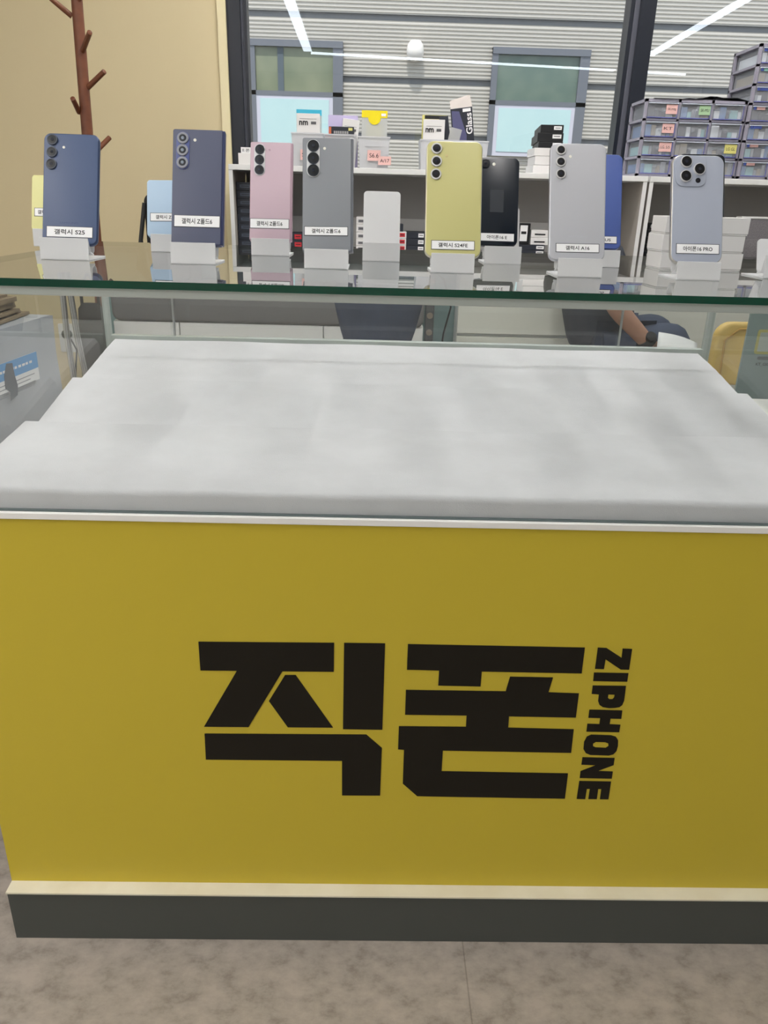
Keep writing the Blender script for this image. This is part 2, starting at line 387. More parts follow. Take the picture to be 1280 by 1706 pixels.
# ------------------------------------------------------------------ glass display counter
XL, XR, DEP = -0.567, 0.688, 0.715; ZK, ZY, PK = 0.102, 0.7235, 0.023
tc_ = thing('display_counter', 'glass-topped yellow shop counter with large black lettering on its front', 'display counter', (0, 0, 0))
MB().box((XL, -PK+.004, 0), (XR+.3, DEP, ZK-.003)).build('plinth', kick_grey, tc_)
MB().box((XL, -PK, ZK-.003), (XR+.3, DEP, ZK)).build('plinth_ledge', off_white, tc_)
fp = MB().box((XL, 0, ZK), (XR+.3, .018, ZY)).build('front_panel', yellow_panel, tc_)
MB().box((XL, .018, ZK), (XR+.3, DEP, ZY)).build('cabinet_body', white_lam, tc_)
MB().box((XL-.004, -.004, ZY), (XR+.3, DEP+.004, ZY+.009)).build('deck_edge', mat('white_strip', rgb(238, 236, 232), .4), tc_, bevel=.001)
ZD = ZY+.009
# lettering on the front panel
def px3(pts): return [(300+x/3.2, 1040+y/3.2) for x, y in pts]
def px4(pts): return [(640+x/2.909, 1040+y/2.909) for x, y in pts]
def glyph(name, polys, holes=()):
    mb = MB()
    for pl in polys:
        P = [at(x, y, Y=-.0004) for x, y in pl]
        mb.prism([(p.x, -.0008, p.z) for p in P], (0, .0008, 0))
    o = mb.build(name, logo_black, fp)
    if holes:
        bm = bmesh.new()
        out = [at(x, y, Y=-.0004) for x, y in polys[0]]; hs = [[at(x, y, Y=-.0004) for x, y in h] for h in holes]
        es = []
        for lp in [out]+hs:
            v = [bm.verts.new((p.x, -.0008, p.z)) for p in lp]
            es += [bm.edges.new((v[i], v[(i+1) % len(v)])) for i in range(len(v))]
        bmesh.ops.triangle_fill(bm, edges=es, use_beauty=True)
        bmesh.ops.recalc_face_normals(bm, faces=bm.faces)
        g = bmesh.ops.extrude_face_region(bm, geom=bm.faces[:])
        bmesh.ops.translate(bm, verts=[e for e in g['geom'] if isinstance(e, bmesh.types.BMVert)], vec=(0, .0008, 0))
        bmesh.ops.recalc_face_normals(bm, faces=bm.faces)
        bm.to_mesh(o.data); bm.free()
    return o
glyph('syllable_letter', [px3(p) for p in (
    [(98,93),(822,99),(820,253),(546,251),(365,548),(128,546),(303,248),(109,246)],
    [(560,271),(617,271),(816,551),(575,549),(474,409)],
    [(875,99),(1094,102),(1079,562),(869,559)],
    [(131,583),(994,588),(1076,659),(1067,913),(864,912),(864,728),(138,721)])])['label'] = 'left black Korean syllable'
glyph('syllable_letter', [px4(p) for p in (
    [(116,96),(974,113),(958,238),(474,229),(468,301),(263,297),(267,224),(111,220)],
    [(106,318),(590,325),(611,254),(819,258),(797,330),(945,335),(930,452),(606,446),(602,501),(920,509),(907,623),(285,612),(279,712),(892,723),(877,845),(161,833),(91,772),(97,608),(68,606),(72,494),(397,497),(400,442),(102,438)])])['label'] = 'right black Korean syllable'
glyph('roman_letter', [px4([(1037,113),(1079,115),(1152,163),(1157,118),(1203,120),(1188,220),(1147,219),(1074,170),(1066,217),(1023,216)])])['label'] = 'small black letter Z'
glyph('roman_letter', [px4([(1018,234),(1185,237),(1179,278),(1014,275)])])['label'] = 'small black letter I'
glyph('roman_letter', [px4([(1012,297),(1173,299),(1164,370),(1155,391),(1142,401),(1120,405),(1090,406),(1060,401),(1044,390),(1038,372),(1042,340),(1007,337)])],
      [px4([(1088,340),(1119,341),(1116,355),(1108,363),(1093,363),(1085,356)])])['label'] = 'small black letter P'
glyph('roman_letter', [px4([(996,414),(1155,418),(1150,458),(1098,457),(1094,484),(1146,487),(1140,523),(981,520),(986,482),(1044,484),(1048,455),(991,453)])])['label'] = 'small black letter H'
glyph('roman_letter', [px4([(1005,535),(1100,538),(1124,545),(1135,562),(1134,590),(1127,614),(1112,630),(1090,636),(1000,633),(978,624),(967,605),(970,570),(983,545)])],
      [px4([(1027,570),(1072,571),(1087,577),(1088,590),(1075,599),(1027,597),(1013,591),(1013,578)])])['label'] = 'small black letter O'
glyph('roman_letter', [px4([(962,645),(1118,648),(1113,682),(1036,711),(1109,714),(1104,748),(949,745),(953,712),(1028,683),(957,680)])])['label'] = 'small black letter N'
ps = 940; qs = 1280; kk = 10.667
glyph('roman_letter', [[(ps+x/kk, qs+y/kk) for x, y in [(272,225),(835,235),(790,550),(638,548),(663,368),(608,367),(583,547),(432,545),(460,365),(405,364),(375,547),(225,543)]]])['label'] = 'small black letter E'
# glass cage
ZR0, ZR1 = 1.0005, 1.0105
MB().box((XL, -.002, ZR0), (XR+.3, .016, ZR1)).build('top_rail', alu, tc_, bevel=.001)
MB().add([(XL,-.006,ZR1),(XR+.3,-.006,ZR1),(XR+.3,DEP+.01,ZR1),(XL,DEP+.01,ZR1),(XL,-.006,H),(XR+.3,-.006,H),(XR+.3,DEP+.01,H),(XL,DEP+.01,H)],
    [(4,5,6,7)], 0).add([(XL,-.006,ZR1),(XR+.3,-.006,ZR1),(XR+.3,DEP+.01,ZR1),(XL,DEP+.01,ZR1)], [(0,3,2,1)], 1).add(
    [(XL,-.006,ZR1),(XR+.3,-.006,ZR1),(XR+.3,DEP+.01,ZR1),(XL,DEP+.01,ZR1),(XL,-.006,H),(XR+.3,-.006,H),(XR+.3,DEP+.01,H),(XL,DEP+.01,H)],
    [(0,1,5,4),(1,2,6,5),(2,3,7,6),(3,0,4,7)], 2).build('glass_top', [top_pane, top_under, glass_edge], tc_, fix=False)
def sheet(name, pts, m, par): return MB().add(pts, [(0,1,2,3)]).build(name, m, par, fix=False)
sheet('front_glass', [(XL,.004,ZD),(XR+.3,.004,ZD),(XR+.3,.004,ZR0),(XL,.004,ZR0)], pane, tc_)
sheet('side_glass', [(XL+.004,.01,ZD),(XL+.004,DEP-.01,ZD),(XL+.004,DEP-.01,ZR1),(XL+.004,.01,ZR1)], pane, tc_)
sheet('side_glass', [(XR-.002,.01,ZD),(XR-.002,DEP-.01,ZD),(XR-.002,DEP-.01,ZR1),(XR-.002,.01,ZR1)], pane, tc_)
MB().box((XL, .0015, ZD), (XR+.3, .0065, ZD+.0022)).build('glass_seal', mat('seal_grey', rgb(92, 104, 104), .4), tc_)
for (xa, xb) in ((XL, XL+.012), (XR-.010, XR+.004)):
    MB().box((xa, DEP-.012, ZD), (xb, DEP, ZR1)).build('corner_post', alu, tc_, bevel=.001)
MB().box((XL, -.001, ZD), (XL+.010, .009, ZR0)).build('corner_post', alu, tc_, bevel=.001)
YBK = DEP-.006
xs1 = at(290, 530, Y=YBK).x; xs2 = at(1037, 545, Y=YBK).x
for k, (xa, xb, yy) in enumerate(((XL+.012, xs1, YBK), (xs1-.01, xs2, YBK+.006), (xs2-.01, XR-.01, YBK))):
    d = sheet('sliding_glass_door', [(xa,yy,ZD+.1),(xb,yy,ZD+.1),(xb,yy,ZR1),(xa,yy,ZR1)], pane, tc_)
    if k < 2: MB().box((xb-.003, yy-.002, ZD+.095), (xb+.001, yy+.002, ZR1)).build('door_edge', steel, d)
MB().box((XL+.012, DEP-.016, ZD), (XR-.01, DEP+.004, ZD+.106)).build('door_track', alu, tc_, bevel=.001)

# padded steps inside the cage
def pad(y0, y1, z0, zf, zb, x0, x1, label):
    t = MB(); R = .008; P = [(y0, z0)]
    for k in range(5):
        a = radians(90*k/4); P.append((y0+R*(1-cos(a)), zf-R*(1-sin(a))))
    n = 14
    for k in range(1, n+1):
        u = k/n; P.append((y0+R+(y1-.008-y0-R)*u, zf+(zb-zf)*(u**.9)+random.uniform(-.0004, .0004)))
    P += [(y1, zb-.006), (y1, z0)]
    N = len(P); nx = 40; vs = []
    for i in range(nx+1):
        u = i/nx; e = 1.0
        x = x0+(x1-x0)*u
        dx = min(x-x0, x1-x)
        dr = .007*(1-min(1, dx/.012))**2
        for (yy, zz) in P: vs.append((x+(.0 if 0 < i < nx else 0), yy+random.uniform(-.0003, .0003), zz-(dr if zz > z0+.01 else 0)+.0007*sin(x*23+yy*31)*(zz > z0+.01)))
    # pull the second column close to the border for a rounded side
    for (i, off) in ((1, .004), (nx-1, -.004)):
        for j in range(N):
            v = list(vs[i*N+j]); v[0] = (x0 if off > 0 else x1)+off*1.5; vs[i*N+j] = tuple(v)
    fs = [(i*N+j, i*N+j+1, (i+1)*N+j+1, (i+1)*N+j) for i in range(nx) for j in range(N-1)]
    fs += [(i*N+N-1, i*N, (i+1)*N, (i+1)*N+N-1) for i in range(nx)]
    t.add(vs, fs, 0, True); t.add(vs[:N], [tuple(range(N))]); t.add(vs[nx*N:], [tuple(range(N-1, -1, -1))])
    o = t.build('display_pad', felt); tag(o, label, 'display pad', 'felt display steps in the counter')
    bm = bmesh.new(); bm.from_mesh(o.data); bmesh.ops.remove_doubles(bm, verts=bm.verts, dist=1e-5); bmesh.ops.recalc_face_normals(bm, faces=bm.faces); bm.to_mesh(o.data); bm.free()
    for p in o.data.polygons: p.use_smooth = True
    o.data.set_sharp_from_angle(angle=radians(38))
pad(.0075, .250, ZD+.0005, at(640, 824, Y=.012).z, .7815, -.552, .672, 'white felt display pad nearest the front glass, lowest step')
pad(.252, .450, ZD+.0005, .7655, .8055, -.549, .666, 'white felt display pad in the middle of the three steps')
pad(.452, .695, ZD+.0005, .7925, .8330, -.548, .668, 'white felt display pad at the back, highest step')

# ------------------------------------------------------------------ phones and their stands
LEAN = radians(21)
def stand(x0, x1, yt, yb, label, lean=LEAN, back=.085, tall=None, Yl=None):
    xm = (x0+x1)/2
    F = at(xm, yb, Z=H+.0003) if Yl is None else Vector((at(xm, yb, Y=Yl).x, Yl, H+.0003))
    k = at(xm+1, yb, Y=F.y).x-at(xm, yb, Y=F.y).x
    wd = (x1-x0)*k; hl = at(xm, yt, Y=F.y+.004).z-H
    hl = max(.018, min(.032, hl))
    t = tag(bpy.data.objects.new('phone_stand', None), label, 'phone stand', 'frosted acrylic phone stands'); COL.objects.link(t); t.location = F
    th = .0018; L = back if tall is None else tall
    P = [(.074, th/2), (.001, th/2), (.005, hl), (.0115, .0105), (.0245, .0062), (.0245+L*sin(lean), .0062+L*cos(lean))]
    names = ['foot', 'front_lip', 'fold', 'tray', 'back_rest']
    mb = {}
    for i, nme in enumerate(names):
        (a, b_), (c, d) = P[i], P[i+1]; ln = sqrt((c-a)**2+(d-b_)**2); ny, nz = -(d-b_)/ln*th/2, (c-a)/ln*th/2
        if nme == 'back_rest':
            m_ = MB().rplate(wd, L, .006, -th/2, th/2, 0, 0, L/2)
            for v in range(len(m_.v)):
                X_, Y_, Z_ = m_.v[v]; m_.v[v] = (X_, a+Y_*cos(lean)+Z_*sin(lean), b_-Y_*sin(lean)+Z_*cos(lean))
        else:
            q = [(-wd/2, a+ny, b_+nz), (-wd/2, a-ny, b_-nz), (-wd/2, c-ny, d-nz), (-wd/2, c+ny, d+nz)]
            m_ = MB().prism(q, (wd, 0, 0))
        o = m_.build(nme, acryl, t)
    return t, F
class Ph: pass
def phone(TL, TR, BL, BR, F, label, body, back, t=.0079, r=.010, lean=LEAN, kind='slab', group=None, dy=.0122, dz=.0112, up=None):
    p = Ph(); Yb = F.y+dy
    bx, by = (BL[0]+BR[0])/2, (BL[1]+BR[1])/2; tx, ty = (TL[0]+TR[0])/2, (TL[1]+TR[1])/2
    B = at(bx, by, Y=Yb); B.z = max(B.z, H+dz) if up is None else H+up
    n = Vector((0, cos(lean), -sin(lean)))
    d = ray(tx, ty); T = CAMP+d*((B-CAMP).dot(n)/d.dot(n))
    z = (T-B).normalized(); x = n.cross(z); p.B = B; p.n = n; p.x = x; p.z = z
    W = ((at(BR[0], BR[1], Y=Yb)-at(BL[0], BL[1], Y=Yb)).length)
    h = (T-B).length; p.W, p.h = W, h; p.k = W/sqrt((BR[0]-BL[0])**2+(BR[1]-BL[1])**2)
    e = Matrix((x, n, z)).transposed().to_4x4()
    o = thing('smartphone', label, 'smartphone', B, e.to_euler(), group); p.o = o; p.t = t
    def L(px, py):
        d = ray(px, py); q = CAMP+d*((B-CAMP).dot(n)/d.dot(n))-B; return q.dot(x), q.dot(z)
    p.L = L
    if kind == 'slab':
        MB().rplate(W, h, r, .0004, t, .0016, 0, h/2).build('frame', body, o)
        p.back = MB().rplate(W-.0022, h-.0022, r-.001, -.0002, .003, .0004, 0, h/2).build('back_panel', back, o)
        MB().rplate(W-.003, h-.003, r-.0012, t-.001, t+.0002, 0, 0, h/2).build('screen', lens_black, o)
        for (z0, z1) in ((.66, .76),): MB().box((-W/2-.0005, .003, h*z0), (-W/2+.001, .0055, h*z1)).build('side_button', body, o)
    elif kind == 'fold':
        MB().rplate(W, h, .0028, .0002, .0054, .001, 0, h/2).build('rear_leaf', body, o)
        p.back = MB().rplate(W-.002, h-.002, .002, -.0002, .002, .0003, -.0005, h/2).build('back_panel', back, o)
        MB().rplate(W, h, .0028, .0062, .0115, .001, 0, h/2).build('front_leaf', body, o)
        MB().rplate(.0035, h-.001, .0012, .001, .0108, .001, W/2+.0005, h/2).build('hinge', body, o)
    elif kind == 'flip':
        MB().rplate(W, h, .006, .0002, .0068, .001, 0, h/2).build('rear_half', body, o)
        p.back = MB().rplate(W-.002, h-.003, .005, -.0002, .002, .0003, 0, h/2-.0005).build('back_panel', back, o)
        MB().rplate(W, h, .006, .0076, .0142, .001, 0, h/2).build('front_half', body, o)
        MB().box((-W/2+.002, .0015, h-.003), (W/2-.002, .013, h+.0006)).build('hinge', body, o, bevel=.001)
    return p
def lens(p, px, py, rp, ring, inner=True, prot=.0022, rr=.8):
    u, v = p.L(px, py); R = rp*p.k
    o = MB().lathe([(R, 0), (R, -prot*.8), (R*.94, -prot), (R*rr, -prot), (R*rr, -prot*.55), (.0001, -prot*.55)], (u, 0, v), 'y', 28).build('camera_lens', ring, p.o)
    MB().lathe([(R*rr, -prot*.5), (R*rr, -prot*.8), (R*rr*.5, -prot*.86), (.0001, -prot*.88)], (u, 0, v), 'y', 28).build('lens_glass', lens_black, o)
    MB().lathe([(R*.3, -prot*.8), (R*.28, -prot*.95), (.0001, -prot*.96)], (u, 0, v), 'y', 16).build('lens_core', lens_in, o)
def flash(p, px, py, rp, m=None):
    u, v = p.L(px, py); R = rp*p.k
    MB().lathe([(R, 0), (R, -.0005), (.0001, -.0007)], (u, 0, v), 'y', 16).build('flash', m or flash_m, p.o)
def sticker(p, x0, y0, x1, y1, s, tw=.66, tx=.5, lab=None, th_=.48, rot=0):
    u0, v0 = p.L(x0, (y0+y1)/2); u1, v1 = p.L(x1, (y0+y1)/2)
    _, va = p.L((x0+x1)/2, y0); _, vb = p.L((x0+x1)/2, y1); hh = va-vb; wd = u1-u0; uc = (u0+u1)/2; vc = (va+vb)/2
    st = MB().box((u0, -.0007, vc-hh/2), (u1, -.0002, vc+hh/2)).build('name_sticker', border, p.o); st['label'] = lab or ('white sticker reading '+s)
    MB().box((u0+.0008, -.0009, vc-hh/2+.0008), (u1-.0008, -.0007, vc+hh/2-.0008)).build('sticker_face', paper, st)
    if s: text_part('lettering', s, wd*tw, hh*th_, ink, st, (u0+wd*tx, -.00095, vc), bold=.018, depth=.00005)
def maker(p, px, py, wpx, m):
    u, v = p.L(px, py); text_part('maker_lettering', 'SAMSUNG', wpx*p.k, .0026, m, p.o, (u, -.00025, v), depth=.0001)
G1 = 'display phones on stands'
navy = mat('navy_phone_back', rgb(66, 82, 116), 0.4, spec=.45); navy_f = mat('navy_phone_frame', rgb(52, 66, 98), 0.3, metal=.4)
slate = mat('indigo_phone_back', rgb(78, 82, 104), 0.45); slate_f = mat('indigo_phone_frame', rgb(58, 64, 96), 0.3, metal=.5)
pinkb = mat('pink_phone_back', rgb(196, 172, 182), 0.45); pink_f = mat('pink_phone_frame', rgb(182, 154, 166), 0.3, metal=.4)
greyb = mat('grey_phone_back', rgb(132, 135, 140), 0.45); grey_f = mat('grey_phone_frame', rgb(118, 121, 128), 0.3, metal=.4)
yelb = mat('lemon_phone_back', rgb(194, 189, 126), 0.45); yel_f = mat('champagne_phone_frame', rgb(196, 192, 170), 0.3, metal=.5)
blkb = mat('black_phone_back', rgb(20, 28, 38), 0.25); blk_f = mat('black_phone_frame', rgb(24, 30, 38), 0.3, metal=.4)
silb = mat('light_grey_phone_back', rgb(180, 181, 186), 0.45); sil_f = mat('silver_phone_frame', rgb(176, 178, 184), 0.28, metal=.6)
ultr = mat('ultramarine_phone_back', rgb(76, 96, 160), 0.4); ultr_f = mat('ultramarine_phone_frame', rgb(58, 76, 132), 0.3, metal=.4)
prob = mat('white_titanium_back', rgb(164, 170, 184), 0.4); pro_f = mat('titanium_frame', rgb(180, 176, 170), 0.3, metal=.7)
flipy = mat('pale_yellow_back', rgb(210, 207, 140), 0.45); flipb = mat('pale_blue_back', rgb(168, 192, 214), 0.45)
darkring = mat('dark_lens_ring', rgb(66, 72, 84), 0.35, metal=.2); silring = mat('silver_lens_ring', rgb(206, 206, 206), 0.35, metal=.15)
greyring = mat('grey_lens_ring', rgb(140, 142, 150), 0.6, metal=0)

# blue slab, far left
s_, F = stand(68, 148, 397, 433, 'phone stand holding the navy blue phone at the left')
p = phone((73,220),(165.5,225),(69.5,404),(162,411), F, 'navy blue phone with three separate lenses at the far left front', navy_f, navy, group=G1)
for (x, y) in ((87.8,233),(87,253.5),(86,273.5)): lens(p, x, y, 9, darkring)
flash(p, 106.5, 245.5, 2.2); sticker(p, 77.5, 377.5, 155, 396, '갤럭시 S25'); maker(p, 115, 371.5, 31, mat('navy_letters', rgb(44, 62, 104), .4))
# pale yellow flip, behind it
s_, F = stand(56.5, 104, 382, 411, 'phone stand holding the pale yellow folded phone, behind the navy phone')
p = phone((51.5,291),(123,293),(52,382),(121,386), F, 'pale yellow folded flip phone half hidden behind the navy phone', flipy, flipy, kind='flip', group=G1)
sticker(p, 57.5, 347, 114, 361, '갤럭시 Z플립6', .8)
# pale blue flip
s_, F = stand(252, 312, 391, 420, 'phone stand holding the pale blue folded phone')
p = phone((242.5,299),(322,301),(245,393),(320,396), F, 'pale blue folded flip phone behind the indigo phone', flipb, flipb, kind='flip', group=G1)
sticker(p, 250.5, 355, 312, 369, '갤럭시 Z플립6', .7)
# indigo fold
s_, F = stand(285, 359, 405, 440, 'phone stand holding the indigo folding phone')
p = phone((289,214.5),(372,217),(285,405),(369,410), F, 'dark indigo folding phone with upright camera bar', slate_f, slate, kind='fold', group=G1)
def bar(p, xs, ys, rp, m, ringm, rr=.62, rl=9.7):
    u0, v0 = p.L(xs[0], ys[0]); u1, v1 = p.L(xs[-1], ys[-1]); R = rp*p.k
    b = MB().rplate(2*R, v0-v1+2*R, R-.0001, -.0012, 0, .0004, (u0+u1)/2, (v0+v1)/2, seg=12).build('camera_bar', m, p.o)
    for x, y in zip(xs, ys):
        lens(p, x, y, rl, ringm, prot=.003, rr=rr)
bar(p, (305.3,304.7,304.5), (231,251,271.5), 11, mat('blue_camera_bar', rgb(84, 94, 146), .4), greyring)
flash(p, 325, 233.5, 2.6); sticker(p, 290, 359, 367, 379, '갤럭시 Z폴드6')
# pink fold
s_, F = stand(419, 482, 398, 426, 'phone stand holding the pink folding phone')
p = phone((418.5,236),(485.5,237.5),(415.5,398),(484,403), F, 'pink folding phone with upright camera bar', pink_f, pinkb, kind='fold', group=G1)
bar(p, (433.2,432.6,432.4), (249.5,266.5,283.5), 9.2, silring, darkring, .9, 7.9)
flash(p, 449, 250, 1.8, pink_f); sticker(p, 416.5, 364.5, 482, 381, '갤럭시 Z폴드6')
# grey fold
s_, F = stand(507, 580, 416, 448, 'phone stand holding the grey folding phone')
p = phone((504.5,228),(586.5,230.5),(504,417),(586,421), F, 'grey folding phone with upright camera bar', grey_f, greyb, kind='fold', group=G1)
bar(p, (522.3,522.3,522.3), (243.7,264.3,284.5), 10.8, silring, darkring, .92, 9.7)
flash(p, 541, 247.5, 2.4); sticker(p, 507, 377.5, 580, 393, '갤럭시 Z폴드6')
# empty stand with its tall back plate
stand(604, 666, 405, 435.5, 'empty phone stand with a tall frosted back plate in the centre', tall=.105)
# lemon slab
s_, F = stand(718, 790, 423, 455, 'phone stand holding the lemon yellow phone')
p = phone((713,233.5),(803.5,236.5),(708,425.5),(801,431.5), F, 'lemon yellow phone with three separate lenses', yel_f, yelb, group=G1)
for (x, y) in ((727.8,247.8),(727.5,269),(726.5,290.5)): lens(p, x, y, 9, silring, rr=.74)
flash(p, 744.3, 259.5, 2.4, mat('amber_flash', rgb(200, 186, 130), .4)); sticker(p, 718.5, 401, 791, 416.5, '갤럭시 S24FE', .68)
# black slab behind
s_, F = stand(806.5, 868, 411, 440, 'phone stand holding the black phone')
p = phone((793,262),(866.5,261),(789,407),(862,411.5), F, 'black phone with one lens, half hidden behind the lemon yellow phone', blk_f, blkb, group=G1)
lens(p, 809.5, 273, 7, blk_f); flash(p, 823.3, 273.7, 2.7); sticker(p, 799, 388.5, 857, 402.5, '아이폰16 E', .58)
u, v = p.L(828, 335); MB().box((u-.011, -.0005, v-.018), (u+.011, -.0002, v+.018)).build('clear_film', mat('dull_film', rgb(30, 36, 44), .5), p.o)
# silver slab
s_, F = stand(929, 1002.5, 431.5, 462, 'phone stand holding the light grey phone')
p = phone((918,237.5),(1011.5,240),(914.5,431),(1007.5,437), F, 'light grey phone with three separate lenses', sil_f, silb, group=G1)
for (x, y) in ((934.8,250.3),(934.5,270),(934.5,290)): lens(p, x, y, 8.2, silring, rr=.76)
flash(p, 950.5, 261, 2.4); sticker(p, 926, 406, 998.5, 421, '갤럭시 A16', .55); maker(p, 963, 394, 32, mat('pale_letters', rgb(184, 186, 192), .4))
# ultramarine slab behind
s_, F = stand(962, 1032, 417, 445, 'phone stand holding the ultramarine phone')
p = phone((955,255.5),(1038.5,257),(951,412),(1034.5,417), F, 'ultramarine blue phone behind the light grey phone', ultr_f, ultr, group=G1)
sticker(p, 954, 393, 1028, 405.5, '아이폰16 PLUS', .72)
# white titanium slab with square camera plateau
s_, F = stand(1127, 1199.5, 437, 467, 'phone stand holding the white titanium phone at the right')
p = phone((1121.5,257.5),(1208,259),(1117.5,437),(1203.5,440), F, 'white titanium phone with square camera plateau at the right', pro_f, prob, r=.0125, group=G1)
u0, v0 = p.L(1125.5, 284); u1, v1 = p.L(1176.5, 284); _, va = p.L(1151, 259.5); _, vb = p.L(1151, 311.5)
pl = MB().rplate(u1-u0, va-vb, .011, -.0018, 0, .0008, (u0+u1)/2, (va+vb)/2).build('camera_plateau', prob, p.o)
for (x, y) in ((1143,270.5),(1164.5,283),(1142,294.5)): lens(p, x, y, 9.6, silring, prot=.0042, rr=.88)
lens(p, 1162.5, 301.5, 4.2, darkring, prot=.0024, rr=.95); flash(p, 1164, 267.5, 3.0, mat('warm_flash', rgb(206, 204, 196), .3))
sticker(p, 1126.5, 406.5, 1198.5, 423.5, '아이폰16 PRO', .68)
# black phone behind it, only its top corners show
s_, F = stand(1136, 1196, 425, 441, 'phone stand holding the hidden black phone behind the white titanium phone', Yl=.475)
phone((1131,255),(1209,257),(1128,412),(1206,415), F, 'black phone hidden behind the white titanium phone, only top corners showing', blk_f, blkb, group=G1)
# stand cut by the right border
stand(1272, 1340, 426, 465, 'phone stand cut off at the right border, on the counter glass', tall=.05)

# white phone boxes piled on the glass
for k in range(3):
    YB1 = .375; a = at(1100, 440, Y=YB1); c2 = at(1233, 446, Y=YB1); wd = (c2.x-a.x)+.004; hh = .0268
    t = thing('phone_box', 'white phone box on the counter glass, %s of the pile of three' % ('bottom', 'middle', 'top')[k], 'box',
              ((a.x+c2.x)/2+(.002, 0, .003)[k], YB1+.036, H+.0004+hh*k), (0, 0, radians((2.5, 3.5, 2.0)[k])), 'white phone boxes on the counter glass')
    MB().box((-wd/2, -.03, 0), (wd/2, .03, hh*.08)).build('tray', white_box, t, bevel=.0006)
    MB().box((-wd/2-.0006, -.0306, hh*.09), (wd/2+.0006, .0306, hh-.0004)).build('lid', white_box, t, bevel=.0006)

# ------------------------------------------------------------------ storage shelves behind
ZS = 1.2275; TB = .021
ZF = at(640, 418, Y=2.56).z
SH = []
def shelf_unit(xa, xb, label):
    D = .34; t = thing('storage_shelf', label, 'shelf', ((xa+xb)/2, YS, 0)); w2 = (xb-xa)/2
    MB().box((-w2, 0, ZS-TB), (w2, D, ZS)).build('top_board', white_lam, t, bevel=.0015)
    for s in (-1, 1):
        sp = MB().box((s*w2, .006, 0), (s*(w2-.016), D, ZS-TB)).build('side_panel', mat('warm_grey_laminate', rgb(168, 162, 154), .6), t)
        MB().box((s*w2, .002, 0), (s*(w2-.016), .006, ZS-TB)).build('edge_band', white_lam, sp)
    MB().box((-w2+.02, .004, ZF-.02), (w2-.02, D-.01, ZF)).build('shelf_board', shelf_in, t, bevel=.001)
    MB().box((-w2+.02, .004, .45), (w2-.02, D-.01, .47)).build('shelf_board', shelf_in, t, bevel=.001)
    MB().box((-w2+.02, D-.012, .0), (w2-.02, D, ZS-TB)).build('back_board', shelf_in, t)
    MB().box((-w2+.02, D-.028, ZF), (w2-.02, D-.012, ZF+.125)).build('shading_band', mat('shading_pale_grey', rgb(206, 204, 202), .6), t)  # paler lower band: shading of the compartment back put into colour
shelf_unit(at(381, 290, Y=YS).x, at(1079, 306, Y=YS).x, 'long white shelf unit under the window, holding bins and cartons')
shelf_unit(at(1083, 306, Y=YS).x, 2.35, 'white shelf unit at the right, under the drawer cabinets')

def carton(name, x0, y0, x1, y1, Yf, dep, zb, m, label, cat='box', group=None, rz=0, lid=None, mark=None, markm=None, txt=None, hz=None):
    """carton whose front face covers the given part of the photograph when it stands at depth Yf"""
    a = at(x0, (y0+y1)/2, Y=Yf); c = at(x1, (y0+y1)/2, Y=Yf); zt = at((x0+x1)/2, y0, Y=Yf).z
    wd = c.x-a.x; h = (zt-zb) if hz is None else hz
    t = thing(name, label, cat, ((a.x+c.x)/2, Yf, zb+.0003), (0, 0, radians(rz)), group)
    MB().box((-wd/2, 0, 0), (wd/2, dep, h-.0006)).build('carton', m, t, bevel=.0008)
    if mark:
        u0, u1, v0, v1 = mark
        l = MB().box((-wd/2+wd*u0, -.0006, h*v0), (-wd/2+wd*u1, 0, h*v1)).build('label', markm or paper, t)
        MB().box((-wd/2+wd*(u0+(u1-u0)*.15), -.0009, h*(v0+(v1-v0)*.45)), (-wd/2+wd*(u1-(u1-u0)*.15), -.0006, h*(v0+(v1-v0)*.62))).build('print_line', ink, l)
    return t, wd, h
# left pile of dark cartons
zz = ZF; n = 8; top = at(400, 303, Y=2.56).z; hh = (top-ZF)/n
for k in range(n):
    carton('dark_carton', 397, 380, 464, 390, 2.56, .16, zz, dark_box, 'slim dark carton in the left pile on the shelf, %s from the bottom' % ('first','second','third','fourth','fifth','sixth','seventh','eighth')[k], 'box', 'left pile of dark cartons', mark=(.08, .34, .3, .7), markm=mat('grey_print', rgb(70, 78, 92), .5), hz=hh-.0006); zz += hh
zz = ZF
for k in range(2):
    carton('dark_carton', 484, 388, 530, 398, 2.57, .14, zz, dark_box, ('lower', 'upper')[k]+' dark carton with red print, seen between pink and grey phones', 'box', 'red-printed dark cartons', mark=(.15, .4, .2, .8), markm=red_ink, hz=(at(500,388,Y=2.57).z-ZF)/2-.0006); zz += (at(500,388,Y=2.57).z-ZF)/2
tops = [361, 373, 386, 398, 409]; zz = ZF
for k in range(5):
    zt = at(600, tops[4-k], Y=2.56).z
    carton('white_carton', 593.5, 400, 650, 400, 2.56, .12, zz, white_box, 'small white carton behind the empty stand, %s from the bottom' % ('first','second','third','fourth','fifth')[k], 'box', 'white cartons behind the empty stand', mark=(.06, .24, .2, .6), markm=mat('grey_mark', rgb(120, 120, 124), .5), hz=zt-zz-.0005); zz = zt
zz = ZF
for k in range(3):
    hh = (at(670, 386, Y=2.55).z-ZF)/3
    carton('white_carton', 654, 400, 677, 400, 2.55, .12, zz, white_box, 'small white carton with red letters right of the empty stand, '+('bottom','middle','top')[k], 'box', 'white cartons with red letters', mark=(.5, .9, .2, .8), markm=red_ink, hz=hh-.0005)
    carton('dark_carton', 678, 400, 716, 400, 2.55, .15, zz, dark_box, 'slim dark carton with white label left of the lemon phone, '+('bottom','middle','top')[k], 'box', 'dark cartons left of the lemon phone', mark=(.5, .74, .2, .8), hz=hh-.0005); zz += hh
